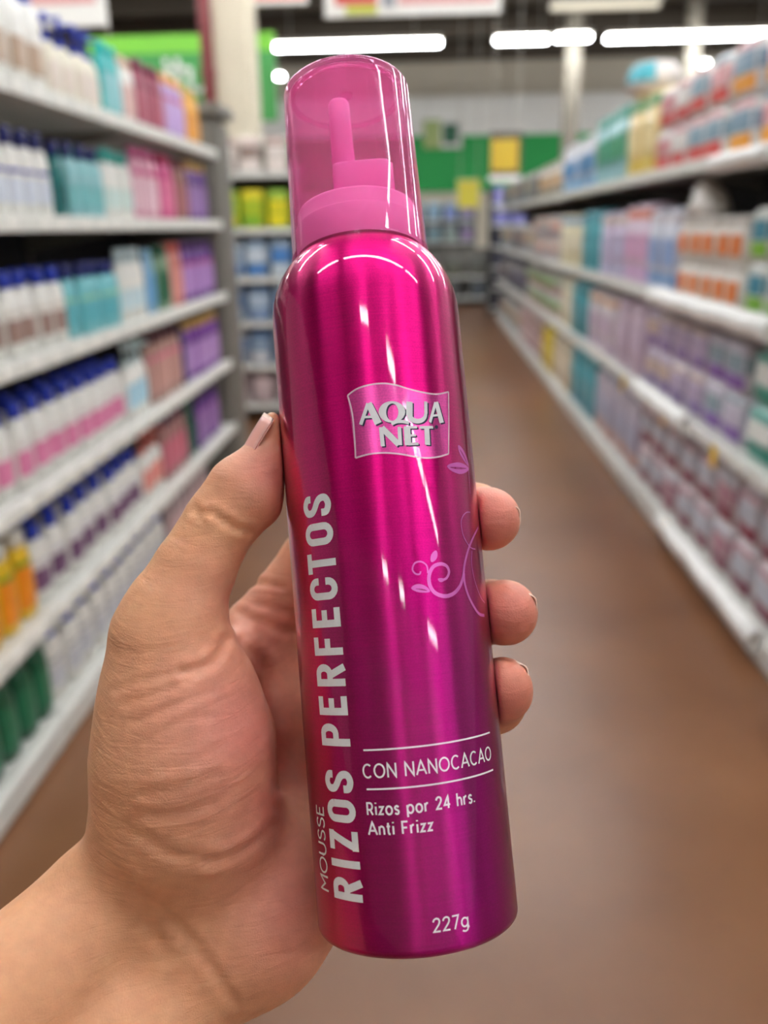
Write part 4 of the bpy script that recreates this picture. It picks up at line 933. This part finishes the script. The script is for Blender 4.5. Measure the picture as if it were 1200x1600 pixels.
E_ = np.concatenate([Q[:, [0, 1]], Q[:, [1, 2]], Q[:, [2, 3]], Q[:, [3, 0]]]); deg = np.bincount(E_.ravel(), minlength=len(V))[:, None]
def lap(V):
    S = np.zeros_like(V)
    for i in range(3): S[:, i] = np.bincount(E_[:, 0], V[E_[:, 1], i], len(V)) + np.bincount(E_[:, 1], V[E_[:, 0], i], len(V))
    return S / deg - V
for _ in range(4):
    V = V + .55 * lap(V); V = V - .56 * lap(V)
V = V + .5 * lap(V)
def normals(V):
    n = np.cross(V[Q[:, 2]] - V[Q[:, 0]], V[Q[:, 3]] - V[Q[:, 1]]); N = np.zeros_like(V)
    for k in range(4):
        for i in range(3): N[:, i] += np.bincount(Q[:, k], n[:, i], len(V))
    return N / (np.linalg.norm(N, axis=1, keepdims=True) + 1e-9)
NV = normals(V)
if np.mean((NV * (V - V.mean(0))).sum(1)) < 0: Q = Q[:, ::-1]; NV = -NV
# skin creases: short grooves pressed into the surface along the natural folds
PX = np.stack([600 + F * V[:, 0] / V[:, 2], 800 + F * V[:, 1] / V[:, 2]], 1); front = NV[:, 2] < .25
def crease(pts, width, depth, zmax=400):
    global V
    P = np.array(smooth_poly(pts, 8)); best = np.full(len(V), 1e9)
    for a, b in zip(P[:-1], P[1:]):
        d = b - a; t = np.clip(((PX - a) @ d) / (d @ d), 0, 1); best = np.minimum(best, np.linalg.norm(PX - a - t[:, None] * d, axis=1))
    mm = best * V[:, 2] / F
    w_ = np.exp(-(mm / width) ** 2) * depth - .35 * depth * np.exp(-((mm - 2.0 * width) / width) ** 2)
    V = V - NV * (w_ * front * (V[:, 2] < zmax))[:, None]
crease([(392, 832), (372, 826), (350, 815), (332, 802)], 1.1, .7)
crease([(305, 792), (312, 800), (322, 803)], .9, .45); crease([(300, 800), (308, 808), (316, 812)], .8, .35)
crease([(352, 1000), (340, 1028), (318, 1042), (286, 1050)], 1.3, .8)
crease([(424, 1290), (400, 1318), (365, 1338), (325, 1348)], 1.4, .65)
crease([(330, 1344), (270, 1335), (225, 1308), (196, 1290)], 1.6, .35)
crease([(212, 1392), (250, 1420), (292, 1462), (330, 1512), (366, 1565)], 1.6, .5)
crease([(150, 1320), (200, 1390), (238, 1450), (262, 1500)], 1.8, .35)
crease([(180, 1076), (230, 1062), (290, 1046)], 1.0, .28); crease([(196, 1100), (250, 1082), (310, 1056)], 1.0, .28); crease([(205, 1130), (262, 1108), (330, 1080)], 1.0, .25); crease([(230, 1160), (280, 1130), (330, 1118)], 1.0, .2)
crease([(440, 918), (415, 912), (385, 912)], 1.1, .6, 320); crease([(375, 958), (410, 972), (440, 985), (470, 990)], 1.4, .6, 320); crease([(380, 1000), (408, 1032), (424, 1075), (432, 1150), (436, 1230)], 1.8, .8, 320); crease([(400, 945), (425, 950), (450, 955)], 1.1, .4)
crease([(250, 1200), (300, 1190), (350, 1165)], 1.2, .2); crease([(220, 1240), (280, 1232), (340, 1210)], 1.2, .22); crease([(215, 1275), (270, 1275), (330, 1255)], 1.3, .25)
NV = normals(V); NV = NV if np.mean((NV * (V - V.mean(0))).sum(1)) > 0 else -NV

# skin tone: tan on the outer side, pinker on the pads, the ball of the thumb and the heel of the palm
def lab(c): return np.array([lin(x) for x in c])
tan, pink, rose, olive = lab((208, 152, 112)), lab((206, 138, 120)), lab((200, 116, 104)), lab((186, 132, 98))
pinkw = np.zeros(len(V)); rosew = np.zeros(len(V)); oliw = np.zeros(len(V))
def blob(wt, p, r, a): return np.maximum(wt, a * np.exp(-(np.linalg.norm(V - p, axis=1) / r) ** 2))
for p, r, a in ((P3(360, 1130, 222), 24, 1), (P3(330, 1230, 222), 18, .8), (P3(380, 1300, 235), 24, 1), (P3(450, 1400, 240), 24, 1), (P3(420, 740, 236), 13, .9), (P3(430, 1000, 272), 30, .8), (P3(480, 1150, 270), 34, .8), (P3(330, 930, 230), 14, .5)): pinkw = blob(pinkw, p, r, a)
for p, r, a in ((P3(772, 812, 240), 13, 1), (P3(796, 957, 236), 13, 1), (P3(788, 1082, 236), 13, .95), (P3(432, 735, 236), 8, .6), (P3(400, 1150, 226), 12, .55), (P3(410, 1240, 234), 12, .5), (P3(470, 1410, 240), 16, .6), (P3(352, 990, 240), 8, .4)): rosew = blob(rosew, p, r, a)
for p, r, a in ((P3(250, 1420, 226), 30, .8), (P3(300, 1340, 226), 14, .5)): oliw = blob(oliw, p, r, a)
rs = np.random.RandomState(3); fq = rs.normal(size=(14, 3)); fq /= np.linalg.norm(fq, axis=1, keepdims=True); mott = sum(np.sin(V @ (q * (.25 + .06 * i)) + 6.3 * rs.rand()) for i, q in enumerate(fq)) / 14
col = tan[None] * (1 - pinkw[:, None]) + pink[None] * pinkw[:, None]
col = col * (1 - oliw[:, None]) + olive[None] * oliw[:, None]; col = col * (1 - rosew[:, None]) + rose[None] * rosew[:, None]
col = np.clip(col * (1 + .10 * mott[:, None] * np.array([.5, 1, 1])), 0, 1)

def skin_material():
    m = bpy.data.materials.new('skin'); m.use_nodes = True; nt = m.node_tree; L = nt.links; b = nt.nodes['Principled BSDF']
    at = nt.nodes.new('ShaderNodeAttribute'); at.attribute_name = 'skin_tone'
    tc = nt.nodes.new('ShaderNodeTexCoord')
    n = nt.nodes.new('ShaderNodeTexNoise'); n.inputs['Scale'].default_value = 260; n.inputs['Detail'].default_value = 5; L.new(tc.outputs['Object'], n.inputs['Vector'])
    mr = nt.nodes.new('ShaderNodeMapRange'); mr.inputs[1].default_value = .3; mr.inputs[2].default_value = .7; mr.inputs[3].default_value = .93; mr.inputs[4].default_value = 1.06; L.new(n.outputs['Fac'], mr.inputs[0])
    sc = nt.nodes.new('ShaderNodeVectorMath'); sc.operation = 'SCALE'; L.new(at.outputs['Color'], sc.inputs[0]); L.new(mr.outputs[0], sc.inputs['Scale']); L.new(sc.outputs[0], b.inputs['Base Color'])
    b.inputs['Roughness'].default_value = .52; b.inputs['Specular IOR Level'].default_value = .35
    b.inputs['Subsurface Weight'].default_value = .35; b.inputs['Subsurface Radius'].default_value = (1.0, .35, .2); b.inputs['Subsurface Scale'].default_value = .0022
    # skin texture: fine cells plus long soft wrinkles
    vo = nt.nodes.new('ShaderNodeTexVoronoi'); vo.feature = 'DISTANCE_TO_EDGE'; vo.inputs['Scale'].default_value = 1400
    mp = nt.nodes.new('ShaderNodeMapping'); mp.inputs['Rotation'].default_value = (.3, .5, .6); mp.inputs['Scale'].default_value = (1, .45, 1); L.new(tc.outputs['Object'], mp.inputs[0]); L.new(mp.outputs[0], vo.inputs['Vector'])
    m2 = nt.nodes.new('ShaderNodeMapping'); m2.inputs['Rotation'].default_value = (.2, .35, .2); m2.inputs['Scale'].default_value = (90, 90, 420); L.new(tc.outputs['Object'], m2.inputs[0])
    n2 = nt.nodes.new('ShaderNodeTexNoise'); n2.inputs['Scale'].default_value = 1; n2.inputs['Detail'].default_value = 5; n2.inputs['Distortion'].default_value = .6; L.new(m2.outputs[0], n2.inputs['Vector'])
    b1 = nt.nodes.new('ShaderNodeBump'); b1.inputs['Strength'].default_value = .24; b1.inputs['Distance'].default_value = .0003; L.new(vo.outputs['Distance'], b1.inputs['Height'])
    b2 = nt.nodes.new('ShaderNodeBump'); b2.inputs['Strength'].default_value = .5; b2.inputs['Distance'].default_value = .0007; L.new(n2.outputs['Fac'], b2.inputs['Height']); L.new(b1.outputs[0], b2.inputs['Normal'])
    L.new(b2.outputs[0], b.inputs['Normal'])
    return m
me = bpy.data.meshes.new('person')
VW = to_world(V / 1000.0)
me.vertices.add(len(VW)); me.vertices.foreach_set('co', VW.astype(np.float32).ravel())
me.loops.add(Q.size); me.loops.foreach_set('vertex_index', Q.astype(np.int32).ravel())
me.polygons.add(len(Q)); me.polygons.foreach_set('loop_start', (np.arange(len(Q)) * 4).astype(np.int32))
me.polygons.foreach_set('use_smooth', np.ones(len(Q), bool))
me.update(calc_edges=True); me.validate()
ca = me.color_attributes.new('skin_tone', 'FLOAT_COLOR', 'POINT'); ca.data.foreach_set('color', np.concatenate([col, np.ones((len(V), 1))], 1).astype(np.float32).ravel())
me.materials.append(skin_material())
person = tag(put('person', me), 'bare left hand and forearm gripping the magenta can from behind', 'person')

def nail_material():
    m = mat('fingernail', (226, 164, 150), .28, vary=.04, scale=200); b = m.node_tree.nodes['Principled BSDF']; b.inputs['Coat Weight'].default_value = .4
    return m
nail_m = nail_material(); edge_m = mat('nail_free_edge', (230, 196, 176), .35)
def nail(base, along, normal, length, width, curv, name='fingernail'):
    """base: middle of the nail plate in camera mm."""
    a = along / np.linalg.norm(along); n = normal - (normal @ a) * a; n /= np.linalg.norm(n); s = np.cross(a, n)
    def plate(t0, t1, lift):
        V, Fc = [], []; nu, nv = 10, 10
        for layer in (0, 1):
            for i in range(nu + 1):
                t = t0 + (t1 - t0) * i / nu; wv = width / 2 * (1 - .10 * abs(t) ** 3 - (.45 * max(0, t - .75) ** 2 * 8 if t > .75 else 0))
                for j in range(nv + 1):
                    q = -1 + 2 * j / nv; p = base + a * (t * length / 2 - .35 * max(0, t) * q * q * 1.5) + s * (q * wv) - n * (curv * q * q + .35 * (t * .9) ** 2) + n * (lift - .45 * layer)
                    V.append(tuple(to_world(p / 1000)))
        k = (nu + 1) * (nv + 1)
        for i in range(nu):
            for j in range(nv):
                c = i * (nv + 1) + j; Fc.append((c, c + 1, c + nv + 2, c + nv + 1)); Fc.append((k + c, k + c + nv + 1, k + c + nv + 2, k + c + 1))
        for i in range(nu):
            for j in (0, nv): c = i * (nv + 1) + j; Fc.append((c, c + nv + 1, k + c + nv + 1, k + c))
        for j in range(nv):
            for i in (0, nu): c = i * (nv + 1) + j; Fc.append((c, c + 1, k + c + 1, k + c))
        return V, Fc
    o = put(name, mesh(name, *plate(-1, .9, 0), nail_m, True), person)
    put('nail_tip', mesh('nail_tip', *plate(.9, 1.06, .02), edge_m, True), o)
nail(P3(389.5, 681, 240.0), P3(411, 645, 241.2) - P3(371, 714, 239.8), np.array([-.84, -.44, -.26]), 14.6, 10.5, 2.6)
nail(P3(796.3, 795.7, 246), np.array([.35, -.05, -.9]), np.array([.78, -.60, .1]), 11, 10.5, 2.6)
nail(P3(822, 931, 243), np.array([.3, -.05, -.93]), np.array([.78, -.62, .05]), 11.5, 11, 2.6)
nail(P3(811.5, 1047, 242), np.array([.25, -.35, -.9]), np.array([.80, -.60, .05]), 11, 10.5, 2.6)
